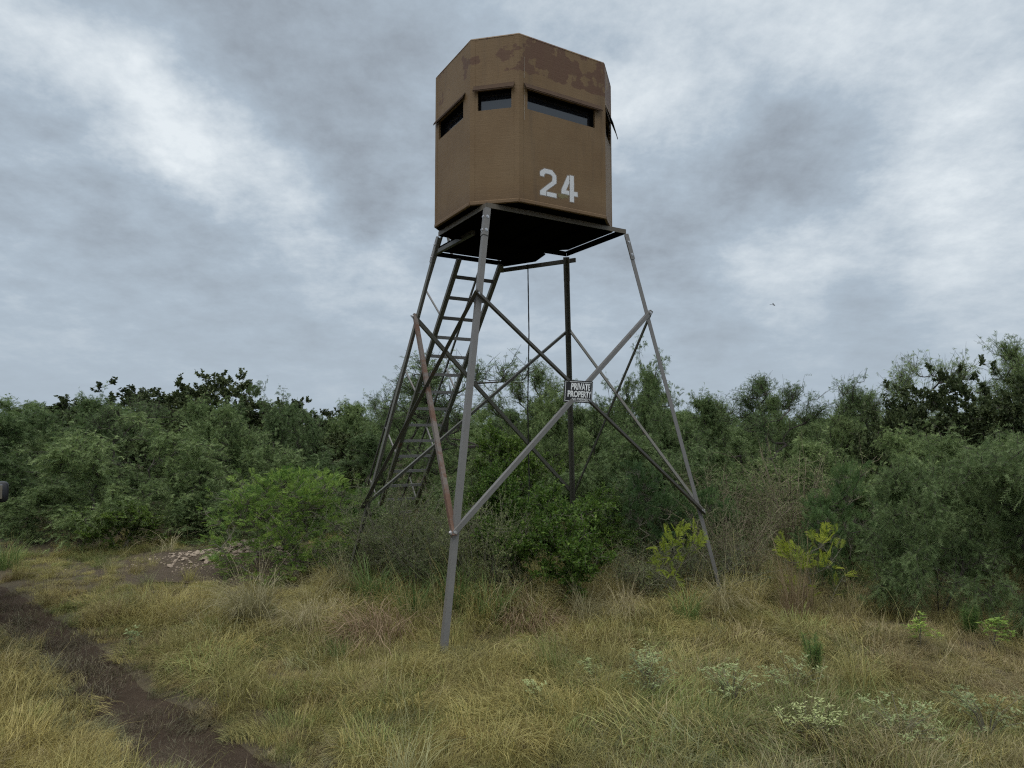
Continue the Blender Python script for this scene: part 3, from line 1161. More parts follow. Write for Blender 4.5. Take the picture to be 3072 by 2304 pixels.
def skeleton(rng, H, R, nstem, ntarget, zmin=0.25, lumps=10, lump_r=0.32, lean=0.35, seg=0.16, wob=0.05, tip_r=0.0035, skirt=False):
    """grow branches from the ground to targets scattered in lumps of the crown"""
    pos = [np.zeros(3)]
    par = [-1]
    pos[0][2] = -0.08
    for s in range(nstem):
        a = rng.uniform(0, 2 * math.pi)
        h = H * rng.uniform(0.22, 0.40)
        ld = np.array([math.cos(a), math.sin(a), 0]) * R * lean * rng.uniform(0.3, 1.0)
        last = 0
        k = max(3, int(h / seg))
        j0 = np.zeros(3)
        for q in range(1, k + 1):
            f = q / k
            j0 = j0 + rng.normal(0, wob * 0.5, 3) * np.array([1, 1, 0.2])
            pos.append(np.array([0, 0, -0.08]) + ld * f ** 1.3 + np.array([0, 0, h * f]) + j0)
            par.append(last)
            last = len(pos) - 1
    # lumps spread through an uneven crown volume
    lc = []
    for q in range(lumps):
        a = rng.uniform(0, 2 * math.pi)
        rr = R * math.sqrt(rng.uniform(0, 1)) * 0.78
        dome_z = zmin + (0.97 - zmin) * math.sqrt(max(0.0, 1 - (rr / R) ** 2))
        zz = max(zmin + 0.04, dome_z * (rng.uniform(0.78, 1.0) if q % 5 < 3 else rng.uniform(0.25, 0.8)))
        if skirt and q % 4 == 3:
            rr = R * rng.uniform(0.35, 0.9)
            zz = rng.uniform(0.10, 0.34)
        lc.append((math.cos(a) * rr, math.sin(a) * rr, H * zz, R * lump_r * rng.uniform(0.6, 1.25)))
    T = []
    for q in range(ntarget):
        c = lc[rng.integers(len(lc))]
        T.append(np.array(c[:3]) + rng.normal(0, 0.55, 3) * c[3])
    T = np.array(T)
    T[:, 2] = np.clip(T[:, 2], H * zmin * 0.8, H * 1.0)
    T = T[np.argsort(np.linalg.norm(T, axis=1))]
    ends = []
    P = np.array(pos)
    for t in T:
        dd = np.linalg.norm(P - t, axis=1) + np.maximum(0, P[:, 2] - t[2] + 0.05) * 1.2
        i = int(np.argmin(dd))
        s0 = P[i]
        pd = P[i] - P[par[i]] if par[i] >= 0 else np.array([0, 0, 1.0])
        pd = pd / max(np.linalg.norm(pd), 1e-6)
        L = np.linalg.norm(t - s0)
        k = max(2, int(L / seg))
        c1 = s0 + pd * L * 0.35 + np.array([0, 0, 0.10 * L])
        last = i
        new = []
        for q in range(1, k + 1):
            f = q / k
            pt = (1 - f) ** 2 * s0 + 2 * f * (1 - f) * c1 + f * f * t
            if q < k:
                pt = pt + rng.normal(0, wob * min(1, L), 3) * 0.6
            new.append(pt)
            par.append(last)
            last = len(par) - 1
        P = np.vstack([P, np.array(new)])
        ends.append(last)
    n = len(P)
    par = np.array(par)
    r = np.zeros(n)
    is_par = np.zeros(n, bool)
    is_par[par[par >= 0]] = True
    e = 2.35
    acc = np.where(is_par, 0.0, tip_r ** e)
    for i in range(n - 1, 0, -1):
        acc[par[i]] += acc[i]
    r = acc ** (1 / e)
    sk = Skel()
    sk.P, sk.par, sk.r, sk.ends, sk.H, sk.R = P, par, r, np.array(ends), H, R
    return sk


def twigs(rng, sk, per_end, length, up=0.35, out=0.5, droop=0.25, spread=1.0):
    """short curved shoots near the ends; returns start, mid, tip"""
    ends = np.repeat(sk.ends, per_end)
    back = rng.integers(0, 4, len(ends))
    idx = ends.copy()
    for b_ in range(3):
        mv = (back > b_) & (sk.par[idx] >= 0)
        idx = np.where(mv, sk.par[idx], idx)
    S = sk.P[idx] + rng.normal(0, 0.012, (len(idx), 3))
    c = np.array([0, 0, sk.H * 0.45])
    o = norm(S - c)
    bd = norm(sk.P[idx] - sk.P[np.maximum(sk.par[idx], 0)] + 1e-6)
    d = norm(o * out + bd * 0.6 + rng.normal(0, 0.6 * spread, S.shape) + np.array([0, 0, up]))
    ln = length * rng.uniform(0.5, 1.25, (len(idx), 1))
    m = S + d * ln * 0.5 + rng.normal(0, 0.02, S.shape)
    t = S + d * ln + np.array([0, 0, -1.0]) * droop * ln * rng.uniform(0.2, 1.0, (len(idx), 1))
    return S, m, t


def along(S, m, t, f):
    return (1 - f) ** 2 * S + 2 * f * (1 - f) * m + f * f * t


def leaflets(C, D, Nn, ln, wd, v, quad=False):
    """narrow leaf blades: centre line start C, direction D, blade normal Nn; lengths, widths per leaf"""
    s = norm(np.cross(D, Nn))
    if quad:
        a = C
        b_ = C + D * ln * 0.45 + s * wd * 0.5 + Nn * ln * 0.05
        c_ = C + D * ln
        d_ = C + D * ln * 0.45 - s * wd * 0.5 + Nn * ln * 0.05
        V = np.stack([a, b_, c_, d_], 1).reshape(-1, 3)
        F = np.arange(len(V)).reshape(-1, 4)
        vv = np.repeat(v, 4)
    else:
        a = C + s * wd * 0.5
        b_ = C - s * wd * 0.5
        c_ = C + D * ln
        V = np.stack([a, b_, c_], 1).reshape(-1, 3)
        F = np.arange(len(V)).reshape(-1, 3)
        vv = np.repeat(v, 3)
    return V, F, vv


def crown_mesquite(rng, S, m, t, per_twig, k, leaf_len, lf_len, lf_w, mat, name, fan=False):
    n = len(S)
    f = rng.uniform(0.12, 1.0, (n, per_twig, 1))
    base = along(S[:, None], m[:, None], t[:, None], f).reshape(-1, 3)
    td = np.repeat(norm(t - S), per_twig, 0)
    q = len(base)
    d = norm(td * 0.35 + rng.normal(0, 0.75, (q, 3)) + np.array([0, 0, -0.25]))
    ln = leaf_len * rng.uniform(0.6, 1.3, (q, 1))
    sd = norm(np.cross(d, rng.normal(0, 1, (q, 3))))
    lv = np.clip(rng.normal(0.42, 0.2, q), 0, 1)
    # leaflets both sides of the drooping leaf stalk
    kk = np.arange(k)
    ff = ((kk + 0.7) / k)[None, :, None]
    side = np.where(kk % 2 == 0, 1.0, -1.0)[None, :, None]
    C = base[:, None] + d[:, None] * ln[:, None] * ff + np.array([0, 0, -1.0]) * (ff ** 2) * ln[:, None] * 0.35
    D = norm(d[:, None] * 0.75 + sd[:, None] * side + np.array([0, 0, -0.12]) + rng.normal(0, 0.18, C.shape))
    Nn = norm(np.cross(d, sd)[:, None] + rng.normal(0, 0.3, C.shape))
    V, F, vv = leaflets(C.reshape(-1, 3), D.reshape(-1, 3), Nn.reshape(-1, 3), lf_len, lf_w, np.repeat(lv, k) + 0.0)
    return np_mesh(name, V, F, mat, {'v': ('POINT', 'FLOAT', vv)})


def crown_round(rng, S, m, t, per_twig, ln, wd, mat, name, up=0.4):
    n = len(S)
    f = rng.uniform(0.1, 1.05, (n, per_twig, 1))
    base = along(S[:, None], m[:, None], t[:, None], f).reshape(-1, 3)
    q = len(base)
    d = norm(np.repeat(norm(t - S), per_twig, 0) * 0.5 + rng.normal(0, 0.8, (q, 3)) + np.array([0, 0, up * 0.4]))
    Nn = norm(np.array([0, 0, up]) + rng.normal(0, 0.6, (q, 3)))
    lv = np.clip(rng.normal(0.4, 0.25, q), 0, 1)
    L = ln * rng.uniform(0.6, 1.3, (q, 1))
    V, F, vv = leaflets(base, d, Nn, L, L * wd / ln, lv, True)
    return np_mesh(name, V, F, mat, {'v': ('POINT', 'FLOAT', vv)})


def wood_mesh(sk, S, m, t, mat, name, tw_r=0.0028, nmin=4):
    i = np.arange(1, len(sk.P))
    p = sk.par[i]
    V1, F1 = tubes(sk.P[p], sk.P[i], np.minimum(sk.r[p], sk.r[i] * 1.5 + 0.002), sk.r[i], 5)
    V2, F2 = tubes(S, m, np.full(len(S), tw_r), np.full(len(S), tw_r * 0.8), 3)
    V3, F3 = tubes(m, t, np.full(len(S), tw_r * 0.8), np.full(len(S), tw_r * 0.35), 3)
    V = np.concatenate([V1, V2, V3])
    F = np.concatenate([F1, F2 + len(V1), F3 + len(V1) + len(V2)])
    return np_mesh(name, V, F, mat)


PROTO = {}


def proto(kind, var, wood, crown):
    PROTO[(kind, var)] = (wood, crown)


for v in range(4):
    rng = np.random.default_rng(100 + v)
    sk = skeleton(rng, 2.5, 1.25, [3, 2, 4, 3][v], 110, zmin=0.08, lumps=18, lump_r=0.26, skirt=True, tip_r=0.0046)
    S, m, t = twigs(rng, sk, 13, 0.34, up=0.30, out=0.5, droop=0.35)
    proto('mesquite', v, wood_mesh(sk, S, m, t, M['bark'], 'trunk'),
          crown_mesquite(rng, S, m, t, 7 if v % 2 else 5, 10, 0.095, 0.042, 0.0095, M['leaf_mesquite'], 'crown'))
for v in range(3):
    rng = np.random.default_rng(200 + v)
    sk = skeleton(rng, 3.0, 1.05, [1, 2, 2][v], 70, zmin=0.36, lumps=11, lump_r=0.25, lean=0.8, wob=0.08, tip_r=0.0062)
    S, m, t = twigs(rng, sk, 9, 0.36, up=0.55, out=0.6, droop=0.15)
    proto('airy', v, wood_mesh(sk, S, m, t, M['bark'], 'trunk', 0.0035),
          crown_mesquite(rng, S, m, t, 4 if v else 3, 9, 0.10, 0.040, 0.008, M['leaf_mesquite'], 'crown'))
for v in range(2):
    rng = np.random.default_rng(300 + v)
    sk = skeleton(rng, 1.9, 0.95, 4, 105, zmin=0.12, lumps=15, lump_r=0.28, lean=0.5, skirt=True)
    S, m, t = twigs(rng, sk, 12, 0.30, up=0.20, out=0.45, droop=0.5)
    proto('near', v, wood_mesh(sk, S, m, t, M['bark'], 'trunk'),
          crown_mesquite(rng, S, m, t, 7, 13, 0.10, 0.034, 0.0058, M['leaf_near'], 'crown'))
for v in range(3):
    rng = np.random.default_rng(400 + v)
    sk = skeleton(rng, 2.8, 1.35, 3, 240, zmin=0.10, lumps=30, lump_r=0.33, lean=0.4, skirt=True)
    S, m, t = twigs(rng, sk, 8, 0.15, up=0.5, out=0.6, droop=0.0)
    proto('evergreen', v, wood_mesh(sk, S, m, t, M['bark'], 'trunk'),
          crown_round(rng, S, m, t, 24, 0.058, 0.036, M['leaf_evergreen'], 'crown'))
for v in range(2):
    rng = np.random.default_rng(500 + v)
    sk = skeleton(rng, 1.05, 0.62, 6, 80, zmin=0.05, lumps=10, lump_r=0.42, lean=0.5, seg=0.1)
    S, m, t = twigs(rng, sk, 12, 0.16, up=0.4, out=0.5, droop=0.05)
    proto('small', v, wood_mesh(sk, S, m, t, M['twig'], 'stems'),
          crown_round(rng, S, m, t, 26, 0.034, 0.017, M['leaf_small'], 'crown'))


def frond_mesh(rng, S, d, length, npair, mat, name, pin=0.34, wid=0.052, sag=0.35):
    """pinnate leaves: stalk S along d, pinnae on both sides"""
    n = len(S)
    ln = length * rng.uniform(0.6, 1.25, (n, 1))
    up = np.array([0, 0, 1.0])
    sd = norm(np.cross(d, up) + rng.normal(0, 0.6, d.shape))
    lv = np.clip(rng.normal(0.45, 0.24, n), 0, 1)
    k = npair * 2
    kk = np.arange(k) // 2
    ff = (0.12 + 0.88 * (kk + 0.5) / npair)[None, :, None]
    side = np.where(np.arange(k) % 2 == 0, 1.0, -1.0)[None, :, None]
    C = S[:, None] + d[:, None] * ln[:, None] * ff - up * sag * ln[:, None] * ff ** 2
    tang = norm(d[:, None] - up * 2 * sag * ff)
    shape = np.sin(np.clip(ff * 0.93 + 0.1, 0, 1) * math.pi) ** 0.6
    D = norm(tang * 0.62 + sd[:, None] * side - up * 0.10 + rng.normal(0, 0.08, C.shape))
    Nn = norm(np.cross(sd, d)[:, None] + rng.normal(0, 0.25, C.shape))
    pl = (ln[:, None] * pin * shape).reshape(-1, 1)
    V, F, vv = leaflets(C.reshape(-1, 3), D.reshape(-1, 3), Nn.reshape(-1, 3), pl, pl * wid / pin, np.repeat(lv, k), True)
    return np_mesh(name, V, F, mat, {'v': ('POINT', 'FLOAT', vv)})


for v, (matn, H, R, nt_, per, npair, fl) in enumerate([('leaf_fern', 1.2, 1.0, 260, 11, 10, 0.14), ('leaf_fern_dark', 1.2, 0.7, 90, 11, 11, 0.17),
                                                        ('leaf_fern_yellow', 0.95, 0.50, 15, 4, 13, 0.27), ('leaf_fern_yellow', 0.9, 0.55, 16, 4, 13, 0.27),
                                                        ('leaf_fern_dark', 1.3, 0.8, 110, 11, 11, 0.17)]):
    rng = np.random.default_rng(600 + v)
    yel = matn == 'leaf_fern_yellow'
    sk = skeleton(rng, H, R, 5 if not yel else 3, nt_, zmin=0.06 if not yel else 0.45, lumps=22 if not yel else 5, lump_r=0.36, lean=0.6, seg=0.12, skirt=not yel)
    S, m, t = twigs(rng, sk, per, 0.10, up=0.5, out=0.5, droop=0.0)
    d = norm(norm(t - S) * 0.6 + norm(S * np.array([1, 1, 0.3])) * 0.4 + rng.normal(0, 0.5, S.shape) + np.array([0, 0, 0.6]))
    proto('fern', v, wood_mesh(sk, S, m, t, M['twig'], 'stems', 0.003), frond_mesh(rng, t, d, fl, npair, M[matn], 'crown', 0.40 if yel else 0.34, 0.040 if yel else 0.052))

# twiggy scrub: thin arching stems with sparse small leaves
for v, (mat_w, R, H, ns, pl) in enumerate([('twig', 0.62, 1.15, 50, 28), ('twig_brown', 0.55, 1.15, 52, 9), ('twig', 0.5, 0.8, 44, 16)]):
    rng = np.random.default_rng(700 + v)
    a = rng.uniform(0, 2 * math.pi, ns)
    r0 = R * 0.35 * np.sqrt(rng.uniform(0, 1, ns))
    S = np.stack([np.cos(a) * r0, np.sin(a) * r0, np.full(ns, -0.03)], 1)
    out = np.stack([np.cos(a), np.sin(a), np.zeros(ns)], 1) + rng.normal(0, 0.45, (ns, 3)) * np.array([1, 1, 0])
    h = H * rng.uniform(0.55, 1.05, (ns, 1))
    t = S + out * R * rng.uniform(0.3, 0.9, (ns, 1)) + np.array([0, 0, 1.0]) * h
    m = S * 1.0 + out * R * 0.12 + np.array([0, 0, 0.6]) * h
    PV, PF, off = [], [], 0
    K = 7
    pts = [along(S, m, t, np.full((ns, 1), f)) + (rng.normal(0, 0.012, (ns, 3)) if 0 < f < 1 else 0) for f in np.linspace(0, 1, K)]
    for q in range(K - 1):
        V, F = tubes(pts[q], pts[q + 1], np.full(ns, 0.0055 * (1 - q / K) + 0.0012), np.full(ns, 0.0055 * (1 - (q + 1) / K) + 0.0012), 3)
        PV.append(V)
        PF.append(F + off)
        off += len(V)
    nb = 15
    f = rng.uniform(0.2, 0.98, (ns, nb, 1))
    b0 = along(S[:, None], m[:, None], t[:, None], f).reshape(-1, 3)
    bd = norm(np.repeat(norm(t - S), nb, 0) * 0.5 + rng.normal(0, 0.65, (ns * nb, 3)))
    bl = rng.uniform(0.08, 0.34, (ns * nb, 1))
    b1 = b0 + bd * bl * 0.5 + rng.normal(0, 0.01, b0.shape)
    b2 = b0 + bd * bl + rng.normal(0, 0.03, b0.shape)
    for A_, B_, ra, rb in ((b0, b1, 0.0022, 0.0016), (b1, b2, 0.0016, 0.0008)):
        V, F = tubes(A_, B_, np.full(len(A_), ra), np.full(len(A_), rb), 3)
        PV.append(V)
        PF.append(F + off)
        off += len(V)
    wood = np_mesh('stems', np.concatenate(PV), np.concatenate(PF), M[mat_w])
    crown = crown_round(rng, b0, b1, b2, pl, 0.024, 0.0065, M['leaf_scrub'], 'crown', 0.3)
    proto('scrub', v, wood, crown)

PH = {'mesquite': 2.5, 'airy': 3.0, 'near': 1.9, 'evergreen': 2.8, 'small': 1.05, 'fern': 1.2, 'scrub': 1.15}
PR = {'mesquite': 1.25, 'airy': 1.05, 'near': 0.95, 'evergreen': 1.35, 'small': 0.62, 'fern': 0.9, 'scrub': 0.6}
NAMES = {'mesquite': ('mesquite_tree', 'tree'), 'airy': ('mesquite_tree', 'tree'), 'near': ('mesquite_bush', 'bush'), 'evergreen': ('evergreen_tree', 'tree'),
         'small': ('leafy_shrub', 'shrub'), 'fern': ('ferny_shrub', 'shrub'), 'scrub': ('twiggy_scrub', 'scrub')}
prng = random.Random(5)


def plant(kind, var, x, y, H, R, rz, label, group=None):
    name, cat = NAMES[kind]
    o = empty(name, (x, y, gz1(x, y)), (0, 0, rz))
    sr = R / PR[kind]
    o.scale = (sr, sr, H / PH[kind])
    tag(o, label, cat, group)
    w, c_ = PROTO[(kind, var)]
    link('trunk' if kind in ('mesquite', 'airy', 'near', 'evergreen') else 'stems', w, o)
    link('crown', c_, o)
    return o


TREES = 'mesquite trees of the thicket'
BACK = 'far trees closing the thicket'
for row in [
    # left block
    ('mesquite', 0, -6.45, 11.4, 2.10, 1.40, 0.3, 'feathery mesquite with thin dark stems behind the rubble pile', TREES),
    ('mesquite', 1, -8.9, 12.4, 2.12, 1.35, 1.9, 'feathery mesquite nearest the left edge beside the car mirror', TREES),
    ('mesquite', 2, -12.1, 15.6, 2.05, 1.30, 0.9, 'mesquite cut by the left edge behind the others', TREES),
    ('mesquite', 3, -9.6, 14.6, 2.55, 1.0, 2.2, 'taller pointed mesquite sticking up left of the dark evergreens', TREES),
    ('mesquite', 1, -6.4, 14.0, 2.35, 1.0, 4.0, 'mesquite in front of the wide dark evergreen', TREES),
    ('evergreen', 0, -10.6, 18.4, 3.0, 2.1, 0.2, 'wide dark round leaved evergreen on the left skyline', 'dark evergreens'),
    ('evergreen', 1, -7.9, 18.4, 3.25, 1.7, 1.2, 'highest dark evergreen on the left skyline', 'dark evergreens'),
    ('evergreen', 2, -9.2, 18.2, 3.1, 1.7, 0.4, 'dark evergreen between the wide and the highest left evergreens', 'dark evergreens'),
    ('evergreen', 2, -6.3, 18.8, 2.75, 1.4, 2.2, 'dark evergreen behind the feathery mesquite right of the highest evergreen', 'dark evergreens'),
    ('mesquite', 0, -6.2, 16.2, 2.85, 1.15, 3.3, 'tall feathery mesquite standing before the left evergreens', TREES),
    ('mesquite', 2, -5.0, 15.4, 2.55, 1.15, 5.1, 'spreading mesquite right of the left evergreens', TREES),
    ('mesquite', 3, -4.1, 17.2, 2.50, 1.15, 0.8, 'mesquite left of the ladder on the skyline', TREES),
    ('evergreen', 1, -4.0, 15.5, 1.75, 1.1, 3.9, 'low dark evergreen left of the ladder foot', 'dark evergreens'),
    ('small', 0, -5.9, 10.35, 0.70, 0.60, 0.4, 'low olive green leafy bush at the foot of the left mesquite', None),
    ('fern', 0, -2.95, 9.2, 1.22, 1.05, 0.0, 'bright green ferny shrub right of the rubble pile', None),
    ('fern', 1, -2.35, 10.1, 0.95, 0.7, 2.0, 'ferny shrub left of the tower behind the left leg', None),
    ('mesquite', 2, -9.3, 16.4, 2.3, 1.3, 0.6, 'mesquite low in front of the wide left evergreen', TREES),
    ('mesquite', 0, -7.4, 15.2, 2.2, 1.2, 1.6, 'mesquite low in front of the highest left evergreen', TREES),
    # behind the tower
    ('airy', 0, -0.75, 13.2, 3.6, 1.75, 2.4, 'twisted sparse mesquite with dark crooked limbs behind the ladder', TREES),
    ('airy', 1, 0.3, 14.2, 3.40, 1.1, 0.6, 'airy mesquite seen between ladder and hanging rope', TREES),
    ('airy', 2, -2.0, 14.4, 3.2, 1.1, 4.4, 'airy mesquite left of the ladder top', TREES),
    ('mesquite', 1, 0.75, 13.0, 2.50, 0.95, 0.0, 'rounded green mesquite just left of the rear leg', TREES),
    ('mesquite', 2, 2.5, 13.6, 3.35, 1.05, 1.1, 'tall mesquite right of the sign', TREES),
    ('mesquite', 3, 4.0, 14.8, 2.55, 1.1, 2.7, 'mesquite right of the right leg', TREES),
    ('airy', 1, 5.35, 13.4, 3.15, 1.15, 3.6, 'airy mesquite with forked trunk right of the tower', TREES),
    ('airy', 2, 6.8, 13.6, 3.1, 0.8, 1.7, 'slim airy mesquite left of the right evergreens', TREES),
    ('mesquite', 0, 8.3, 15.8, 2.50, 0.9, 5.5, 'mesquite peeping out behind the right evergreens', TREES),
    ('small', 1, 0.1, 11.0, 1.70, 0.95, 0.8, 'bright green bush behind the hanging rope', None),
    ('mesquite', 1, 1.85, 11.2, 1.80, 0.95, 2.9, 'low feathery mesquite behind the rear leg', TREES),
    ('mesquite', 0, 3.1, 11.4, 1.85, 0.95, 4.7, 'low feathery mesquite behind the right leg', TREES),
    ('mesquite', 3, 4.5, 11.0, 1.75, 0.95, 1.3, 'low feathery mesquite behind the brown twiggy scrub', TREES),
    ('mesquite', 2, -0.6, 12.2, 1.45, 0.9, 0.3, 'low feathery mesquite at the ladder foot', TREES),
    ('mesquite', 3, -3.0, 12.9, 1.75, 1.05, 3.3, 'low feathery mesquite behind the bright ferny shrub', TREES),
    ('mesquite', 0, -4.6, 12.6, 1.75, 0.95, 2.1, 'low feathery mesquite behind the rubble', TREES),
    ('mesquite', 1, 3.3, 15.2, 2.75, 0.9, 0.2, 'mesquite on the skyline between sign and right leg', TREES),
    ('airy', 0, 4.7, 15.6, 2.9, 0.9, 3.0, 'airy mesquite on the skyline just right of the right leg', TREES),
    ('mesquite', 3, 6.1, 15.0, 2.65, 0.8, 4.2, 'mesquite filling behind the forked airy one', TREES),
    ('airy', 1, 7.7, 15.2, 2.95, 0.9, 0.9, 'airy mesquite between the slim one and the right evergreens', TREES),
    ('airy', 2, -3.1, 15.8, 2.9, 0.9, 2.9, 'airy mesquite on the skyline left of the left leg', TREES),
    ('mesquite', 2, 1.6, 15.2, 2.7, 0.9, 5.9, 'mesquite on the skyline right behind the rear leg', TREES),
    ('airy', 0, -7.2, 13.2, 2.6, 0.9, 1.9, 'airy mesquite rising over the rubble mesquite', TREES),
    # right block
    ('evergreen', 0, 8.1, 12.0, 3.15, 1.3, 2.0, 'big dark evergreen on the right skyline', 'dark evergreens'),
    ('evergreen', 2, 9.8, 12.2, 3.0, 1.2, 4.0, 'dark evergreen cut by the right edge', 'dark evergreens'),
    ('evergreen', 1, 6.55, 11.6, 2.25, 0.8, 0.5, 'smaller dark evergreen left of the big right one', 'dark evergreens'),
    ('airy', 0, 8.5, 13.2, 3.65, 1.0, 1.4, 'sparse mesquite rising above the big right evergreen', TREES),
    ('airy', 1, 10.0, 13.0, 3.9, 1.1, 5.0, 'sparse mesquite at the right edge, highest on the skyline', TREES),
    ('mesquite', 1, 6.0, 10.2, 1.85, 0.9, 3.1, 'low feathery mesquite below the smaller right evergreen', TREES),
    ('near', 0, 4.45, 7.1, 1.85, 0.74, 0.0, 'near mesquite bush with drooping leaflets in the right grass', None),
    ('near', 1, 5.30, 6.75, 2.10, 0.88, 1.5, 'near mesquite bush cut by the right edge', None),
    ('near', 0, 5.9, 8.4, 2.1, 0.95, 3.5, 'mesquite bush behind the two near right ones', None),
    # undergrowth around the tower feet
    ('scrub', 1, 3.95, 9.4, 1.65, 0.75, 0.0, 'tall brown twiggy scrub right of the tower', 'twiggy scrub'),
    ('scrub', 1, 3.1, 9.9, 1.40, 0.7, 2.0, 'brown twiggy scrub behind the right leg', 'twiggy scrub'),
    ('fern', 4, 1.75, 9.0, 1.22, 0.72, 0.7, 'dark ferny shrub at the foot of the rear leg', None),
    ('fern', 1, 2.6, 9.2, 1.05, 0.62, 1.9, 'dark ferny shrub behind the right leg brace joint', None),
    ('fern', 2, 1.78, 7.5, 1.15, 0.5, 0.4, 'yellow green fern sprigs left of the right leg', 'yellow fern sprigs'),
    ('fern', 3, 3.25, 7.15, 1.0, 0.66, 1.0, 'yellow green fern sprigs right of the right leg', 'yellow fern sprigs'),
    ('fern', 4, 4.25, 8.6, 1.25, 0.62, 3.0, 'dark ferny shrub left of the near right mesquites', None),
    ('fern', 1, 3.75, 8.0, 0.95, 0.5, 4.2, 'low dark ferny shrub behind the dry reddish bunch grass', None),
    ('small', 0, 0.42, 7.7, 1.22, 0.80, 2.2, 'dense dark green leafy shrub under the tower', None),
    ('small', 1, 0.95, 9.0, 1.00, 0.6, 4.2, 'leafy shrub behind the dense one under the tower', None),
    ('small', 1, -0.35, 9.8, 1.25, 0.7, 5.2, 'leafy shrub under the tower below the ladder', None),
    ('scrub', 0, -1.40, 8.3, 1.25, 0.72, 0.4, 'grey green twiggy scrub between the left leg and nearest leg', 'twiggy scrub'),
    ('scrub', 0, -0.85, 7.7, 1.05, 0.62, 2.4, 'grey green twiggy scrub behind the nearest leg', 'twiggy scrub'),
    ('scrub', 0, -0.25, 7.5, 1.10, 0.55, 4.4, 'grey green twiggy scrub right of the nearest leg', 'twiggy scrub'),
    ('scrub', 2, 2.25, 8.0, 0.85, 0.62, 1.4, 'low twiggy scrub around the right leg foot', 'twiggy scrub'),
    ('scrub', 2, 1.5, 7.9, 0.75, 0.6, 3.4, 'low twiggy scrub left of the right leg foot', 'twiggy scrub'),
    ('scrub', 1, 2.75, 8.3, 1.05, 0.6, 5.4, 'brown twiggy scrub behind the right leg foot', 'twiggy scrub'),
    ('scrub', 2, -2.05, 8.7, 0.8, 0.55, 0.9, 'low twiggy scrub at the left leg foot', 'twiggy scrub'),
]:
    plant(*row)
LAND = [(20, 'the left picture edge'), (75, 'the left edge mesquite'), (125, 'the rubble mesquite'), (165, 'the wide left evergreen'), (215, 'the highest left evergreen'),
        (265, 'the rubble pile'), (315, 'the bright ferny shrub'), (365, 'the left leg'), (405, 'the ladder foot'), (440, 'the ladder'), (475, 'the nearest leg'), (510, 'the twisted sparse mesquite'),
        (535, 'the hanging rope'), (572, 'the rear leg'), (600, 'the sign'), (640, 'the right side bracing'), (675, 'the right leg'), (715, 'the brown twiggy scrub'), (755, 'the forked airy mesquite'),
        (800, 'the reddish bunch grass'), (850, 'the slim airy mesquite'), (900, 'the smaller right evergreen'), (950, 'the big right evergreen'), (1100, 'the right picture edge')]
used_labels = set()


def where(head, x, y):
    px = 512 + 669 * x / y
    lm = min(LAND, key=lambda q: abs(q[0] - px))
    for w_ in ('behind', 'farther back behind', 'farthest back behind', 'deep behind', 'just left of', 'just right of'):
        t = head + ' ' + w_ + ' ' + lm[1]
        if t not in used_labels:
            break
    used_labels.add(t)
    return t


under = [(-7.6, 11.0, 0.9), (-7.0, 12.4, 1.1), (-5.3, 11.6, 1.0), (-4.5, 11.2, 0.9), (-8.1, 13.4, 1.2), (-10.0, 13.0, 1.1), (-3.8, 11.9, 1.1), (-0.6, 10.6, 1.1),
         (0.9, 10.3, 1.2), (1.7, 10.0, 1.2), (2.5, 10.4, 1.3), (3.5, 10.7, 1.2), (4.9, 9.9, 1.2), (5.3, 9.3, 1.2), (6.9, 10.4, 1.5), (7.6, 10.4, 1.6), (6.4, 9.0, 1.4), (0.2, 12.2, 1.4), (3.9, 12.4, 1.5), (5.6, 11.9, 1.5)]
for i, (x, y, h) in enumerate(under):
    plant('mesquite', (i * 3 + 1) % 4, x, y, h, 0.85, i * 2.3, where('low feathery seedling mesquite', x, y), 'seedling mesquites in the undergrowth')
spots = [(-15.5, 21, 2.3), (-13, 20, 2.5), (-11.4, 23.5, 2.6), (-8.0, 24, 2.4), (-5.5, 22, 2.5), (-3.3, 20.5, 2.6), (-1.4, 19, 2.4), (0.4, 20, 2.3), (2.2, 18.5, 2.5),
         (3.9, 19.5, 2.3), (5.6, 18, 2.5), (7.2, 19.5, 2.3), (9.3, 18, 2.6), (11.2, 17, 2.9), (13.2, 18, 2.8), (-17, 27, 2.4), (-13, 28, 2.6), (-9.5, 29, 2.5), (-6, 27, 2.5), (-3, 27, 2.5), (0, 26, 2.4), (2.6, 25, 2.5), (4.8, 26, 2.4), (7.2, 25, 2.5), (9.6, 26, 2.5), (12.2, 25, 2.6), (15, 26, 2.8), (18.5, 24, 2.8), (5.8, 22, 2.4), (8.2, 22, 2.4), (-2.2, 16.5, 2.0), (1.5, 15.8, 2.0), (3.4, 16.6, 2.2), (5.2, 16.3, 2.1), (7.6, 17, 2.2)]
for i, (x, y, h) in enumerate(spots):
    plant('mesquite', i % 4, x, y, h * (0.74 + 0.32 * ((i * 7) % 10) / 10), 1.2, i * 1.7, where('half hidden back row mesquite', x, y), BACK)

# ------------------------------------------------------------------ rubble pile
rub = empty('rubble_pile', (PILE[0], PILE[1], 0))
tag(rub, 'low heap of pale broken stones and soil at the left', 'rubble')
rr_ = np.random.default_rng(31)


def pile_h(x, y):
    """height of the heap in its own coordinates (long axis along x)"""
    a = np.exp(-((x - 0.35) / 0.50) ** 2 - ((y - 0.15) / 0.50) ** 2) * 0.30
    b_ = np.exp(-((x + 0.45) / 0.5) ** 2 - ((y + 0.1) / 0.5) ** 2) * 0.10
    return a + b_


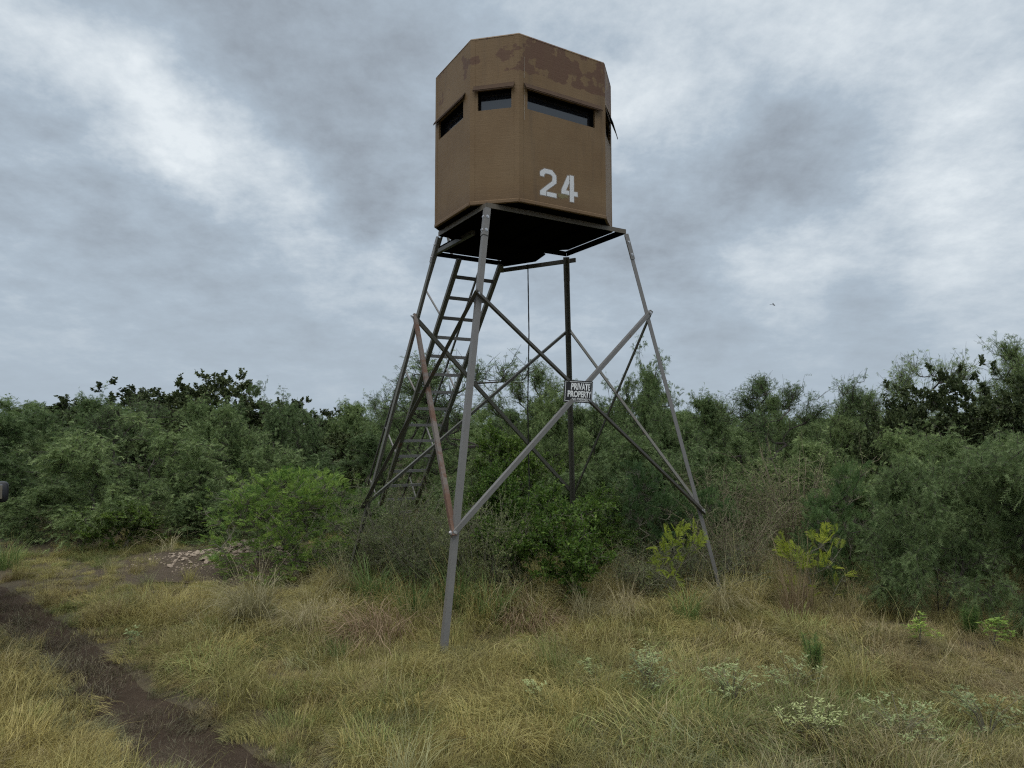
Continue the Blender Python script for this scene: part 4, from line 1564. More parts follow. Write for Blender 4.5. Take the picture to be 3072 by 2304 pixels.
gx = np.linspace(-1.7, 1.5, 46)
gy = np.linspace(-1.1, 1.2, 32)
PX, PY = np.meshgrid(gx, gy)
edge = np.clip(1.25 - np.hypot((PX + 0.1) / 1.6, (PY - 0.05) / 1.12), 0, 0.25) / 0.25
PZ = pile_h(PX, PY) * (0.85 + 0.3 * vnoise(PX, PY, 0.16, 3)) + gz(PX + PILE[0], PY + PILE[1]) + 0.02 * edge - 0.05 * (1 - edge)
i = np.arange(PX.size).reshape(PX.shape)
Fq = np.stack([i[:-1, :-1], i[:-1, 1:], i[1:, 1:], i[1:, :-1]], -1).reshape(-1, 4)
M['pile'] = flat('pile_soil', (0.12, 0.095, 0.070), 0.98, spec=0.1, var=0.6, scale=30)
bump(M['pile'].node_tree, M['pile'].node_tree.nodes['Principled BSDF'], tex_noise(M['pile'].node_tree, 30, 6, 0.7), 1.0, 0.05)
link('heap', np_mesh('heap', np.stack([PX, PY, PZ], -1).reshape(-1, 3), Fq, M['pile'], smooth=True), rub)


def stone_mesh(rng):
    import bmesh
    bm = bmesh.new()
    bmesh.ops.create_icosphere(bm, subdivisions=1, radius=1)
    sc = np.array([1, rng.uniform(0.6, 0.9), rng.uniform(0.3, 0.5)])
    for v in bm.verts:
        v.co = Vector(np.array(v.co) * sc * rng.uniform(0.75, 1.15))
    me = bpy.data.meshes.new('stone')
    bm.to_mesh(me)
    bm.free()
    me.materials.append(M['stone'])
    return me


stones = [stone_mesh(rr_) for _ in range(7)]
for q in range(290):
    while True:
        x, y = rr_.normal(0.2, 0.45) if q < 220 else rr_.uniform(-1.1, 0.5), rr_.normal(0.05, 0.3)
        h = float(pile_h(np.array(x), np.array(y)))
        if abs(x) < 1.5 and abs(y) < 0.8 and rr_.uniform(0, 1) < 0.15 + h * 4 and not (x > 0 and y < -0.25 and rr_.uniform() < 0.75):
            break
    o = link('stone', stones[q % 7], rub)
    s_ = rr_.uniform(0.024, 0.052) * (1.2 if q < 40 else 1)
    o.location = (x, y, h * 0.98 + gz1(x + PILE[0], y + PILE[1]) + 0.03)
    o.scale = (s_, s_, s_)
    o.rotation_euler = (rr_.normal(0, 0.35), rr_.normal(0, 0.35), rr_.uniform(0, 6.28))

cv, cf = [], []
for q in range(700):
    x, y = rr_.normal(0.1, 0.55), rr_.normal(0.0, 0.36)
    h = float(pile_h(np.array(x), np.array(y))) + gz1(x + PILE[0], y + PILE[1]) + 0.022
    r_ = rr_.uniform(0.008, 0.020)
    a_ = rr_.uniform(0, 6.28)
    c0 = np.array([x, y, h])
    k0 = len(cv)
    for j in range(4):
        cv.append(c0 + np.array([math.cos(a_ + j * 1.57) * r_ * rr_.uniform(0.6, 1.3), math.sin(a_ + j * 1.57) * r_, rr_.uniform(-0.006, 0.004)]))
    cv.append(c0 + np.array([0, 0, r_ * 0.6]))
    cf += [(k0 + j, k0 + (j + 1) % 4, k0 + 4) for j in range(4)]
tag(link('stone_chips', np_mesh('stone_chips', np.array(cv), np.array(cf), M['stone']), rub), kind='stuff')

# ------------------------------------------------------------------ grass and weeds (stuff): clump meshes set on points
def blades(rng, n, base_r, ln, wd, lean, bias, curl, seg=4, spread=1.0, dry=0.3):
    """ribbon blades of one clump; bias = pull toward +x (lodged), lean = outward lean"""
    a = rng.uniform(0, 2 * math.pi, n)
    r = base_r * np.sqrt(rng.uniform(0, 1, n))
    B = np.stack([np.cos(a) * r, np.sin(a) * r, np.full(n, -0.01)], 1)
    a2 = a + rng.normal(0, 0.9, n)
    o = np.stack([np.cos(a2), np.sin(a2), np.zeros(n)], 1)
    L = ln * rng.uniform(0.45, 1.25, (n, 1))
    dirh = o * lean * rng.uniform(0.3, 1.4, (n, 1)) * spread + np.array([bias, 0, 0]) * rng.uniform(0.4, 1.3, (n, 1))
    P = []
    cur = B.copy()
    up0 = rng.uniform(0.7, 1.2, (n, 1))
    side0 = norm(np.cross(dirh + rng.normal(0, 0.3, (n, 3)), np.array([0, 0, 1.0])))
    ang = np.zeros((n, 1))
    for s_ in range(seg + 1):
        P.append(cur.copy())
        f = s_ / seg
        d = norm(dirh * (0.35 + 1.3 * f) + np.array([0, 0, 1.0]) * (up0 - curl * f * 2.0 * rng.uniform(0.6, 1.3, (n, 1))) + rng.normal(0, 0.10, (n, 3)))
        cur = cur + d * L / seg
    V, F = [], []
    W = wd * rng.uniform(0.6, 1.3, (n, 1))
    k = 2 * seg + 1
    for s_ in range(seg):
        w_ = W * (1 - (s_ / seg) ** 1.6) * 0.5 + 0.0003
        V += [P[s_] - side0 * w_, P[s_] + side0 * w_]
    V.append(P[seg])
    V = np.stack(V, 1)              # n, k, 3
    base = (np.arange(n) * k)[:, None]
    tris = []
    for s_ in range(seg - 1):
        a_, b_, c_, d_ = 2 * s_, 2 * s_ + 1, 2 * s_ + 2, 2 * s_ + 3
        tris += [(a_, b_, d_), (a_, d_, c_)]
    tris.append((2 * seg - 2, 2 * seg - 1, 2 * seg))
    F = (base[:, :, None] + np.array(tris)[None]).reshape(-1, 3)
    v = np.clip(rng.normal(dry, 0.28, n), 0, 0.9)
    dk = (rng.uniform(0, 1, n) < 0.3) * rng.uniform(0.2, 0.8, n)
    return V.reshape(-1, 3), F, np.repeat(v, k), np.repeat(dk, k)


def clump(name, rng, parts):
    Vs, Fs, vs_, ds = [], [], [], []
    off = 0
    for p in parts:
        V, F, v, dk = blades(rng, **p)
        Vs.append(V)
        Fs.append(F + off)
        vs_.append(v)
        ds.append(dk)
        off += len(V)
    me = np_mesh(name, np.concatenate(Vs), np.concatenate(Fs), M['grass'], {'v': ('POINT', 'FLOAT', np.concatenate(vs_)), 'd': ('POINT', 'FLOAT', np.concatenate(ds))})
    return bpy.data.objects.new(name, me)


def make_set(setname, objs):
    col = bpy.data.collections.new(setname)
    for o in objs:
        col.objects.link(o)
    return col


gr = np.random.default_rng(77)
lod = [clump('lodged_%02d' % i, gr, [dict(n=115, base_r=0.17, ln=0.18, wd=0.0027, lean=0.5, bias=1.5, curl=1.15, dry=0.26), dict(n=25, base_r=0.17, ln=0.13, wd=0.003, lean=0.9, bias=0.0, curl=0.5, dry=0.4)]) for i in range(6)]
upr = [clump('upright_%02d' % i, gr, [dict(n=105, base_r=0.15, ln=0.16, wd=0.0025, lean=0.65, bias=0.45, curl=0.6, dry=0.25), dict(n=10, base_r=0.14, ln=0.24, wd=0.0024, lean=0.5, bias=0.2, curl=0.25, dry=0.7)]) for i in range(6)]
sho = [clump('short_%02d' % i, gr, [dict(n=60, base_r=0.16, ln=0.07, wd=0.0028, lean=1.0, bias=0.5, curl=0.5, seg=3, dry=0.35)]) for i in range(3)]
tal = [clump('tall_%02d' % i, gr, [dict(n=95, base_r=0.12, ln=0.52, wd=0.0042, lean=0.6, bias=0.2, curl=0.85, seg=5, dry=0.25), dict(n=12, base_r=0.10, ln=0.75, wd=0.0026, lean=0.35, bias=0.1, curl=0.2, seg=4, dry=0.8)]) for i in range(4)]
stk = [clump('stalks_%02d' % i, gr, [dict(n=9, base_r=0.16, ln=0.46, wd=0.0028, lean=0.55, bias=0.2, curl=0.35, seg=5, dry=0.9)]) for i in range(3)]
grass_col = make_set('grass_clumps', lod + upr + sho + tal + stk)      # children sorted by name by the node
order = sorted([o.name for o in grass_col.objects])


def scatter(name, label, cat, col, P, rot, scl, idx_, colr):
    me = bpy.data.meshes.new(name)
    n = len(P)
    me.vertices.add(n)
    me.vertices.foreach_set('co', np.asarray(P, np.float32).ravel())
    for an, typ, data in (('rot', 'FLOAT_VECTOR', rot), ('scl', 'FLOAT_VECTOR', scl), ('idx', 'INT', idx_), ('col', 'FLOAT_COLOR', colr)):
        a = me.attributes.new(an, typ, 'POINT')
        key = {'FLOAT_VECTOR': 'vector', 'INT': 'value', 'FLOAT_COLOR': 'color'}[typ]
        a.data.foreach_set(key, np.asarray(data, np.int32 if typ == 'INT' else np.float32).ravel())
    me.update()
    o = link(name, me)
    tag(o, label, cat, kind='stuff')
    ng = bpy.data.node_groups.new(name, 'GeometryNodeTree')
    ng.interface.new_socket('Geometry', in_out='INPUT', socket_type='NodeSocketGeometry')
    ng.interface.new_socket('Geometry', in_out='OUTPUT', socket_type='NodeSocketGeometry')
    gi = ng.nodes.new('NodeGroupInput')
    go = ng.nodes.new('NodeGroupOutput')
    ci = ng.nodes.new('GeometryNodeCollectionInfo')
    ci.inputs['Collection'].default_value = col
    ci.inputs['Separate Children'].default_value = True
    ci.inputs['Reset Children'].default_value = True
    ip = ng.nodes.new('GeometryNodeInstanceOnPoints')
    ip.inputs['Pick Instance'].default_value = True
    ng.links.new(gi.outputs[0], ip.inputs['Points'])
    ng.links.new(ci.outputs[0], ip.inputs['Instance'])

    def attr(nm, typ):
        a = ng.nodes.new('GeometryNodeInputNamedAttribute')
        a.data_type = typ
        a.inputs['Name'].default_value = nm
        return a.outputs[0]
    ng.links.new(attr('idx', 'INT'), ip.inputs['Instance Index'])
    er = ng.nodes.new('FunctionNodeEulerToRotation')
    ng.links.new(attr('rot', 'FLOAT_VECTOR'), er.inputs[0])
    ng.links.new(er.outputs[0], ip.inputs['Rotation'])
    ng.links.new(attr('scl', 'FLOAT_VECTOR'), ip.inputs['Scale'])
    ng.links.new(ip.outputs[0], go.inputs[0])
    md = o.modifiers.new('scatter', 'NODES')
    md.node_group = ng
    return o


def wedge(rng, r0, r1, dens, half=0.80):
    area = half * (r1 * r1 - r0 * r0)
    n = int(area * dens)
    r = np.sqrt(rng.uniform(r0 * r0, r1 * r1, n))
    a = rng.uniform(-half, half, n)
    return r * np.sin(a), r * np.cos(a)


xs, ys = [], []
for r0, r1, dn in ((2.8, 5.5, 150), (5.5, 8.5, 110), (8.5, 12.5, 60), (12.5, 18, 10)):
    x, y = wedge(gr, r0, r1, dn)
    xs.append(x)
    ys.append(y)
x = np.concatenate(xs)
y = np.concatenate(ys)
n = len(x)
t_, s_ = rut_uv(x, y)
rut = np.maximum(np.exp(-(s_ / 0.27) ** 6), np.exp(-((s_ + 1.75) / 0.27) ** 6))
rutside = np.exp(-((np.abs(s_) - 0.30) / 0.28) ** 2)
# edge of the brush: a wavy line nearer on the right
edge_y = 8.6 + 0.35 * np.sin(x * 1.3) - 0.10 * x - 1.3 * np.exp(-((x + 0.2) / 1.3) ** 2) + 0.3 * (vnoise(x, y, 0.8, 21) - 0.5)
brush = 1 / (1 + np.exp(-(y - edge_y) / 0.25))
pile = np.exp(-(((x - PILE[0]) / 1.35) ** 2 + ((y - PILE[1]) / 0.85) ** 2) ** 2)
keep = (gr.uniform(0, 1, n) > rut * (0.62 - 0.30 * (s_ < -0.05) * (y < 6))) & (gr.uniform(0, 1, n) > pile * 0.88)
keep &= gr.uniform(0, 1, n) > np.clip((vnoise(x, y, 0.26, 34) - 0.6) * 2.2, 0, 0.5)
bare = vnoise(x, y, 0.9, 33)
keep &= gr.uniform(0, 1, n) > np.clip((bare - 0.80) * 3, 0, 0.4) * (y < 6) * (x > 0)
x, y, t_, s_, rut, rutside, brush = [q[keep] for q in (x, y, t_, s_, rut, rutside, brush)]
n = len(x)
flow = (vnoise(x, y, 1.6, 41) * 2.2 + vnoise(x, y, 0.55, 42) * 1.1) * 2 * math.pi + 0.4
hvar = 0.35 + 0.75 * vnoise(x, y, 0.9, 43) + 0.7 * vnoise(x, y, 0.28, 45) ** 1.5
kind = np.where(gr.uniform(0, 1, n) < 0.42 + 0.6 * vnoise(x, y, 1.2, 44), 0, 1)       # lodged / upright
kind = np.where((rut > 0.35) & (gr.uniform(0, 1, n) < 0.88), 2, kind)
tallp = 0.01 + 0.30 * brush * (1 - np.clip((-1.9 - x) / 0.6, 0, 1) * 0.8) + 0.22 * np.exp(-((y - edge_y[keep] + 0.35) / 0.5) ** 2)
kind = np.where((gr.uniform(0, 1, n) < tallp) & (rut < 0.2), 3, kind)
kind = np.where((gr.uniform(0, 1, n) < 0.05 + 0.05 * brush) & (rut < 0.2), 4, kind)
names_by_kind = [[o.name for o in L_] for L_ in (lod, upr, sho, tal, stk)]
pos_of = {nm: i for i, nm in enumerate(order)}
pick = gr.integers(0, 1000, n)
idx_ = np.array([pos_of[names_by_kind[k][p % len(names_by_kind[k])]] for k, p in zip(kind, pick)])
size = np.clip(hvar, 0.45, 1.7) * gr.uniform(0.75, 1.25, n)
size = np.where(kind == 3, 0.55 + 0.5 * gr.uniform(0, 1, n), size)
size = np.where(kind == 4, 0.6 + 0.5 * gr.uniform(0, 1, n), size)
size = size * (1 - 0.30 * rutside * (kind < 2))
far_l = np.clip((y - 7.0) / 1.5, 0, 1) * np.clip((-1.6 - x) / 0.8, 0, 1)
size = size * (1 - 0.35 * far_l) * (1 - 0.3 * np.clip((x - 3.0) / 0.8, 0, 1) * (kind != 4))
rot = np.stack([gr.normal(0, 0.12, n), gr.normal(0, 0.12, n), flow + gr.normal(0, 0.9, n)], 1)
scl = np.stack([size, size, size * gr.uniform(0.8, 1.2, n)], 1)
# colour patches: straw, olive, green, grey green, red brown
pal = np.array([[0.440, 0.365, 0.128], [0.330, 0.295, 0.102], [0.180, 0.245, 0.066], [0.250, 0.265, 0.140], [0.240, 0.165, 0.085], [0.370, 0.300, 0.170]])
near = np.clip((6.4 - np.hypot(x, y)) / 2.5, 0, 1)
wts = np.stack([
    0.55 + 1.3 * (s_ < -0.3) + 0.9 * np.clip(vnoise(x, y, 1.5, 51) - 0.35, 0, 1) * (x < 1.2),
    0.7 + 1.0 * vnoise(x, y, 1.0, 52),
    0.25 + 0.7 * brush + 2.2 * np.clip(vnoise(x, y, 0.9, 53) - 0.52, 0, 1) + 0.35 * near * (x > 0.3),
    0.15 + 1.3 * near * (x > 0.2) * vnoise(x, y, 0.8, 54) + 1.2 * (rutside > 0.5) * (s_ < 0),
    0.12 + 0.9 * np.clip(vnoise(x, y, 0.7, 55) - 0.5, 0, 1) + 0.5 * (rutside > 0.5),
    0.35 + 1.5 * np.clip(x - 0.9, 0, 1) * vnoise(x, y, 1.3, 56),
], 1)
wts = wts ** 1.5
wts /= wts.sum(1, keepdims=True)
u_ = gr.uniform(0, 1, (n, 1))
ch = (np.cumsum(wts, 1) < u_).sum(1).clip(0, 5)
mean = (wts[:, :, None] * pal[None]).sum(1)
colr = (pal[ch] * 0.62 + mean * 0.38) * gr.uniform(0.6, 1.2, (n, 1))
rk = np.clip(rut * 1.3, 0, 1)[:, None] * 0.85
colr = colr * (1 - rk) + np.array([[0.150, 0.128, 0.085]]) * gr.uniform(0.7, 1.2, (n, 1)) * rk
colr = np.concatenate([colr, np.ones((n, 1))], 1)
P = np.stack([x, y, gz(x, y)], 1)
scatter('grass', 'uneven golden green grass covering the clearing round the tower', 'grass', grass_col, P, rot, scl, idx_, colr)

# the far wood that closes the horizon, one mass
wood_col = bpy.data.collections.new('far_wood_crowns')
for v in range(4):
    wood_col.objects.link(bpy.data.objects.new('far_crown_%02d' % v, PROTO[('mesquite', v)][1]))
for v in range(3):
    wood_col.objects.link(bpy.data.objects.new('far_round_%02d' % v, PROTO[('evergreen', v)][1]))
fr_ = np.random.default_rng(8)
nf = 230
fa = fr_.uniform(-0.95, 0.95, nf)
fd = np.sqrt(fr_.uniform(30 ** 2, 58 ** 2, nf))
fx, fy = fd * np.sin(fa), fd * np.cos(fa)
fs = fr_.uniform(0.85, 1.12, nf)
fi = np.where(fr_.uniform(0, 1, nf) < 0.06, 4 + fr_.integers(0, 3, nf), fr_.integers(0, 4, nf))
scatter('far_wood', 'low grey green wood closing the horizon behind the thicket', 'wood', wood_col, np.stack([fx, fy, np.zeros(nf)], 1),
        np.stack([np.zeros(nf), np.zeros(nf), fr_.uniform(0, 6.28, nf)], 1), np.stack([fs * 1.3, fs * 1.3, fs * fr_.uniform(0.55, 1.12, nf)], 1), fi, np.ones((nf, 4)))

# ------------------------------------------------------------------ bunch grasses and weeds standing out of the grass
def blade_mat(name, col, light):
    return leaf_mat(name, col, light, 0.3)


M['straw'] = blade_mat('pale_straw', (0.24, 0.215, 0.10), (0.56, 0.50, 0.30))
M['redgrass'] = blade_mat('red_brown_straw', (0.18, 0.125, 0.07), (0.44, 0.34, 0.21))
M['greengrass'] = blade_mat('fresh_green_blades', (0.10, 0.17, 0.045), (0.30, 0.38, 0.13))
M['plume'] = blade_mat('plume_green', (0.055, 0.12, 0.03), (0.17, 0.27, 0.075))


def bunch(x, y, mat, label, parts, seed, sc=1.0, rz=0.0):
    rng = np.random.default_rng(seed)
    Vs, Fs, vs_, off = [], [], [], 0
    for p in parts:
        V, F, v, dk = blades(rng, **p)
        Vs.append(V)
        Fs.append(F + off)
        vs_.append(np.clip(v - dk * 0.4, 0, 1))
        off += len(V)
    me = np_mesh('tussock', np.concatenate(Vs), np.concatenate(Fs), M[mat], {'v': ('POINT', 'FLOAT', np.concatenate(vs_))})
    o = link('tussock', me)
    o.location = (x, y, gz1(x, y))
    o.rotation_euler = (0, 0, rz)
    o.scale = (sc, sc, sc)
    tag(o, label, 'tussock', 'tussocks standing out of the grass')


FOUNT = [dict(n=300, base_r=0.12, ln=0.75, wd=0.0045, lean=0.75, bias=-0.45, curl=0.95, seg=7, dry=0.45), dict(n=40, base_r=0.08, ln=0.85, wd=0.003, lean=0.55, bias=-0.1, curl=0.3, seg=6, dry=0.8)]
MOUND = [dict(n=260, base_r=0.20, ln=0.50, wd=0.0042, lean=0.8, bias=-0.35, curl=1.1, seg=7, dry=0.35)]
UPR = [dict(n=95, base_r=0.16, ln=0.70, wd=0.0030, lean=0.28, bias=0.0, curl=0.1, seg=5, dry=0.3), dict(n=20, base_r=0.10, ln=1.0, wd=0.0045, lean=0.22, bias=-0.05, curl=0.1, seg=5, dry=0.9)]
GREEN = [dict(n=110, base_r=0.11, ln=0.48, wd=0.006, lean=0.5, bias=0.0, curl=0.5, seg=6, dry=0.4)]
bunch(-2.55, 6.75, 'straw', 'pale straw fountain of bent grass beside the wheel rut', FOUNT, 11, 1.15, 0.2)
bunch(-1.95, 6.5, 'straw', 'second straw tuft right of the pale fountain', FOUNT, 12, 0.75, 0.5)
bunch(-1.25, 6.25, 'redgrass', 'brown matted grass mound left of the nearest leg', MOUND, 13, 1.4, 0.1)
bunch(-1.75, 6.9, 'straw', 'matted dead grass behind the brown mound', MOUND, 14, 1.0, 2.8)
bunch(0.15, 6.55, 'redgrass', 'reddish dead grass mound right of the nearest leg', MOUND, 15, 1.1, 3.0)
bunch(0.75, 6.75, 'straw', 'dry seeded tuft in front of the dense dark shrub', FOUNT, 16, 0.75, 2.9)
bunch(1.15, 6.9, 'straw', 'dry tuft left of the right leg foot', FOUNT, 20, 0.7, 1.0)
bunch(2.92, 6.95, 'redgrass', 'tall upright reddish bunch grass right of the right leg', UPR, 17, 1.0, 0.0)
bunch(3.02, 7.15, 'redgrass', 'second upright dry bunch just behind the reddish one', UPR, 18, 0.95, 1.2)
bunch(-0.98, 6.85, 'greengrass', 'fresh yellow green tuft left of the nearest leg', GREEN, 19, 1.25, 0.4)
bunch(-0.20, 6.75, 'greengrass', 'fresh green tuft close right of the nearest leg', GREEN, 21, 1.2, 1.4)
bunch(-1.45, 5.75, 'greengrass', 'small bright green tuft in the open grass', GREEN, 22, 0.6, 0.4)
bunch(1.75, 6.75, 'greengrass', 'green arching tuft before the right leg', GREEN, 23, 1.0, 2.4)
bunch(-0.55, 7.0, 'greengrass', 'tall green blades against the scrub behind the nearest leg', GREEN, 31, 1.6, 0.9)
bunch(-1.5, 7.35, 'greengrass', 'tall green blades below the scrub left of the nearest leg', GREEN, 32, 1.5, 2.9)
bunch(0.05, 7.05, 'straw', 'tall tan tuft between the nearest leg and the dense dark shrub', FOUNT, 33, 0.95, 2.0)
bunch(-1.95, 7.9, 'straw', 'tan tuft at the left leg foot', FOUNT, 34, 0.85, 0.6)
bunch(2.2, 7.1, 'straw', 'tan tuft right in front of the right leg foot', FOUNT, 35, 0.8, 1.6)
bunch(-6.9, 9.3, 'greengrass', 'green tuft by the track at the left edge', GREEN, 24, 1.1, 2.4)
bunch(-5.1, 10.1, 'straw', 'arching pale seed stalks beside the rubble', [dict(n=26, base_r=0.10, ln=0.75, wd=0.006, lean=0.7, bias=-0.3, curl=0.9, seg=7, dry=0.8)], 25, 1.0, 0.0)
bunch(-3.3, 9.0, 'straw', 'thin pale stalks leaning at the right end of the rubble', [dict(n=30, base_r=0.25, ln=0.55, wd=0.004, lean=0.5, bias=-0.4, curl=0.6, seg=7, dry=0.8)], 26, 1.0, 0.0)


def weed(x, y, h, r, label, seed, nstem=14, mat='leaf_pale', leaf=0.030, wdt=0.0105, whorl=6, name='pale_weed', grp='pale weeds in the grass'):
    rng = np.random.default_rng(seed)
    h = h * 1.2
    root = empty(name, (x, y, gz1(x, y)))
    tag(root, label, 'weed', grp)
    a = rng.uniform(0, 6.283, nstem)
    rad = r * np.sqrt(rng.uniform(0.05, 1, nstem))
    S = np.zeros((nstem, 3))
    tip = np.stack([np.cos(a) * rad, np.sin(a) * rad, h * (1.05 - 0.45 * (rad / r) ** 2) * rng.uniform(0.75, 1.1, nstem)], 1)
    mid = tip * np.array([0.35, 0.35, 0.6])
    V1, F1 = tubes(S, mid, np.full(nstem, 0.003), np.full(nstem, 0.0022), 4)
    V2, F2 = tubes(mid, tip, np.full(nstem, 0.0022), np.full(nstem, 0.0013), 4)
    link('stems', np_mesh('stems', np.concatenate([V1, V2]), np.concatenate([F1, F2 + len(V1)]), M['twig']), root)
    # side shoots with whorls of pale leaves at their tips
    ns = 4
    f = rng.uniform(0.45, 1.0, (nstem, ns, 1))
    b0 = along(S[:, None], mid[:, None], tip[:, None], f).reshape(-1, 3)
    b1 = b0 + norm(rng.normal(0, 1, b0.shape) * np.array([1, 1, 0.2]) + np.array([0, 0, 0.5])) * rng.uniform(0.02, 0.07, (len(b0), 1))
    tips = np.concatenate([tip, b1])
    C = np.repeat(tips, whorl, 0) + rng.normal(0, 0.006, (len(tips) * whorl, 3))
    an = rng.uniform(0, 6.283, len(C))
    D = norm(np.stack([np.cos(an), np.sin(an), rng.uniform(-0.15, 0.55, len(C))], 1))
    Nn = norm(np.array([0, 0, 1.0]) + rng.normal(0, 0.35, D.shape))
    ln = leaf * rng.uniform(0.6, 1.3, (len(C), 1))
    V, F, vv = leaflets(C, D, Nn, ln, ln * wdt / leaf, np.clip(rng.normal(0.6, 0.25, len(C)), 0, 1), True)
    link('leaves', np_mesh('leaves', V, F, M[mat], {'v': ('POINT', 'FLOAT', vv)}), root)


weed(0.99, 4.95, 0.27, 0.22, 'pale silvery weed, leftmost of the big ones in the near grass', 1)
weed(1.05, 5.25, 0.24, 0.12, 'small pale weed just behind the leftmost big pale weed', 2, 8)
weed(1.55, 4.80, 0.26, 0.25, 'widest pale silvery weed in the near grass', 3, 20)
weed(2.06, 5.0, 0.24, 0.22, 'faint pale weed right of the widest one', 4, 12)
weed(1.84, 4.22, 0.24, 0.20, 'pale silvery weed closest to the bottom edge', 5, 16)
weed(2.42, 4.25, 0.24, 0.30, 'sprawling pale weed toward the bottom right', 6, 18)
weed(3.05, 4.40, 0.28, 0.28, 'pale weed at the bottom right corner', 7, 16)
weed(0.60, 5.2, 0.22, 0.05, 'single pale sprig in the grass between nearest leg and pale weeds', 8, 3)
weed(0.17, 4.85, 0.20, 0.08, 'tiny pale sprig, leftmost of the pale weeds', 9, 4)
weed(-3.35, 6.0, 0.14, 0.06, 'broad leaved pale sprig beside the wheel rut', 10, 3, leaf=0.04, wdt=0.014, whorl=5)
weed(3.6, 6.0, 0.24, 0.14, 'light green weed in front of the near right mesquites', 12, 7, 'leaf_fern', 0.05, 0.016, grp='green weeds')
weed(4.3, 6.1, 0.26, 0.14, 'second light green weed under the right edge mesquite', 13, 8, 'leaf_fern', 0.05, 0.014, grp='green weeds')


def plume(x, y, h, r, label, seed):
    rng = np.random.default_rng(seed)
    root = empty('feathery_weed', (x, y, gz1(x, y)))
    tag(root, label, 'weed')
    n = 5
    tip = np.stack([rng.normal(0, r * 0.35, n), rng.normal(0, r * 0.35, n), h * rng.uniform(0.7, 1.0, n)], 1)
    V, F = tubes(np.zeros((n, 3)), tip, np.full(n, 0.004), np.full(n, 0.0015), 4)
    link('stems', np_mesh('stems', V, F, M['twig']), root)
    k = 420
    f = rng.uniform(0.1, 1.0, (n, k, 1))
    C = (tip[:, None] * f).reshape(-1, 3)
    a = rng.uniform(0, 6.283, len(C))
    D = norm(np.stack([np.cos(a), np.sin(a), rng.uniform(0.1, 1.1, len(C))], 1))
    ln = 0.085 * rng.uniform(0.5, 1.2, (len(C), 1)) * (1.1 - 0.5 * f.reshape(-1, 1))
    V, F, vv = leaflets(C, D, norm(rng.normal(0, 1, D.shape)), ln, ln * 0.05, np.clip(rng.normal(0.45, 0.25, len(C)), 0, 1))
    link('leaves', np_mesh('leaves', V, F, M['plume'], {'v': ('POINT', 'FLOAT', vv)}), root)


plume(2.37, 5.35, 0.36, 0.14, 'upright feathery green weed behind the pale weeds', 41)
plume(4.35, 6.45, 0.30, 0.14, 'feathery green weed below the right edge mesquite', 42)

# ------------------------------------------------------------------ parked car, of which the photograph shows only a door mirror
M['car_paint'] = flat('car_paint', (0.10, 0.11, 0.115), 0.3, 0.3, 0.5, 0.05)
M['car_black'] = flat('black_plastic', (0.018, 0.019, 0.022), 0.5)
M['car_glass'] = flat('car_glass', (0.02, 0.025, 0.028), 0.08)
M['mirror'] = flat('mirror_glass', (0.6, 0.62, 0.64), 0.08, 1.0, var=0.03)
M['tail'] = flat('tail_lamp', (0.30, 0.02, 0.02), 0.25)
HD = math.atan2(-0.585, 0.811)      # heading: away from the camera along the track
MX, MY = -5.20, 6.98                # the right door mirror's outer end
car = empty('parked_car', (0, 0, 0), (0, 0, -HD))
fwd = Vector((math.sin(HD), math.cos(HD), 0))
rgt = Vector((math.cos(HD), -math.sin(HD), 0))
tag(car, 'dark car at the left edge, only its black door mirror showing', 'car')
org = Vector((MX, MY, 0)) - rgt * 1.06 - fwd * 0.62
car.location = (org.x, org.y, -0.05)
car.scale = (1, 1, 1.225)


def hull(name, prof, wfun, mat, parent, bev=0.03):
    """side profile [(y,z)] widened by wfun(z) on both sides"""
    n_ = len(prof)
    V = [(-wfun(z), y_, z) for y_, z in prof] + [(wfun(z), y_, z) for y_, z in prof]
    F = [tuple(range(n_)), tuple(range(n_, 2 * n_))[::-1]] + [(i, n_ + i, n_ + (i + 1) % n_, (i + 1) % n_) for i in range(n_)]
    o = link(name, poly_mesh(name, V, F, mat), parent)
    m_ = o.modifiers.new('bevel', 'BEVEL')
    m_.width = bev
    m_.segments = 3
    return o


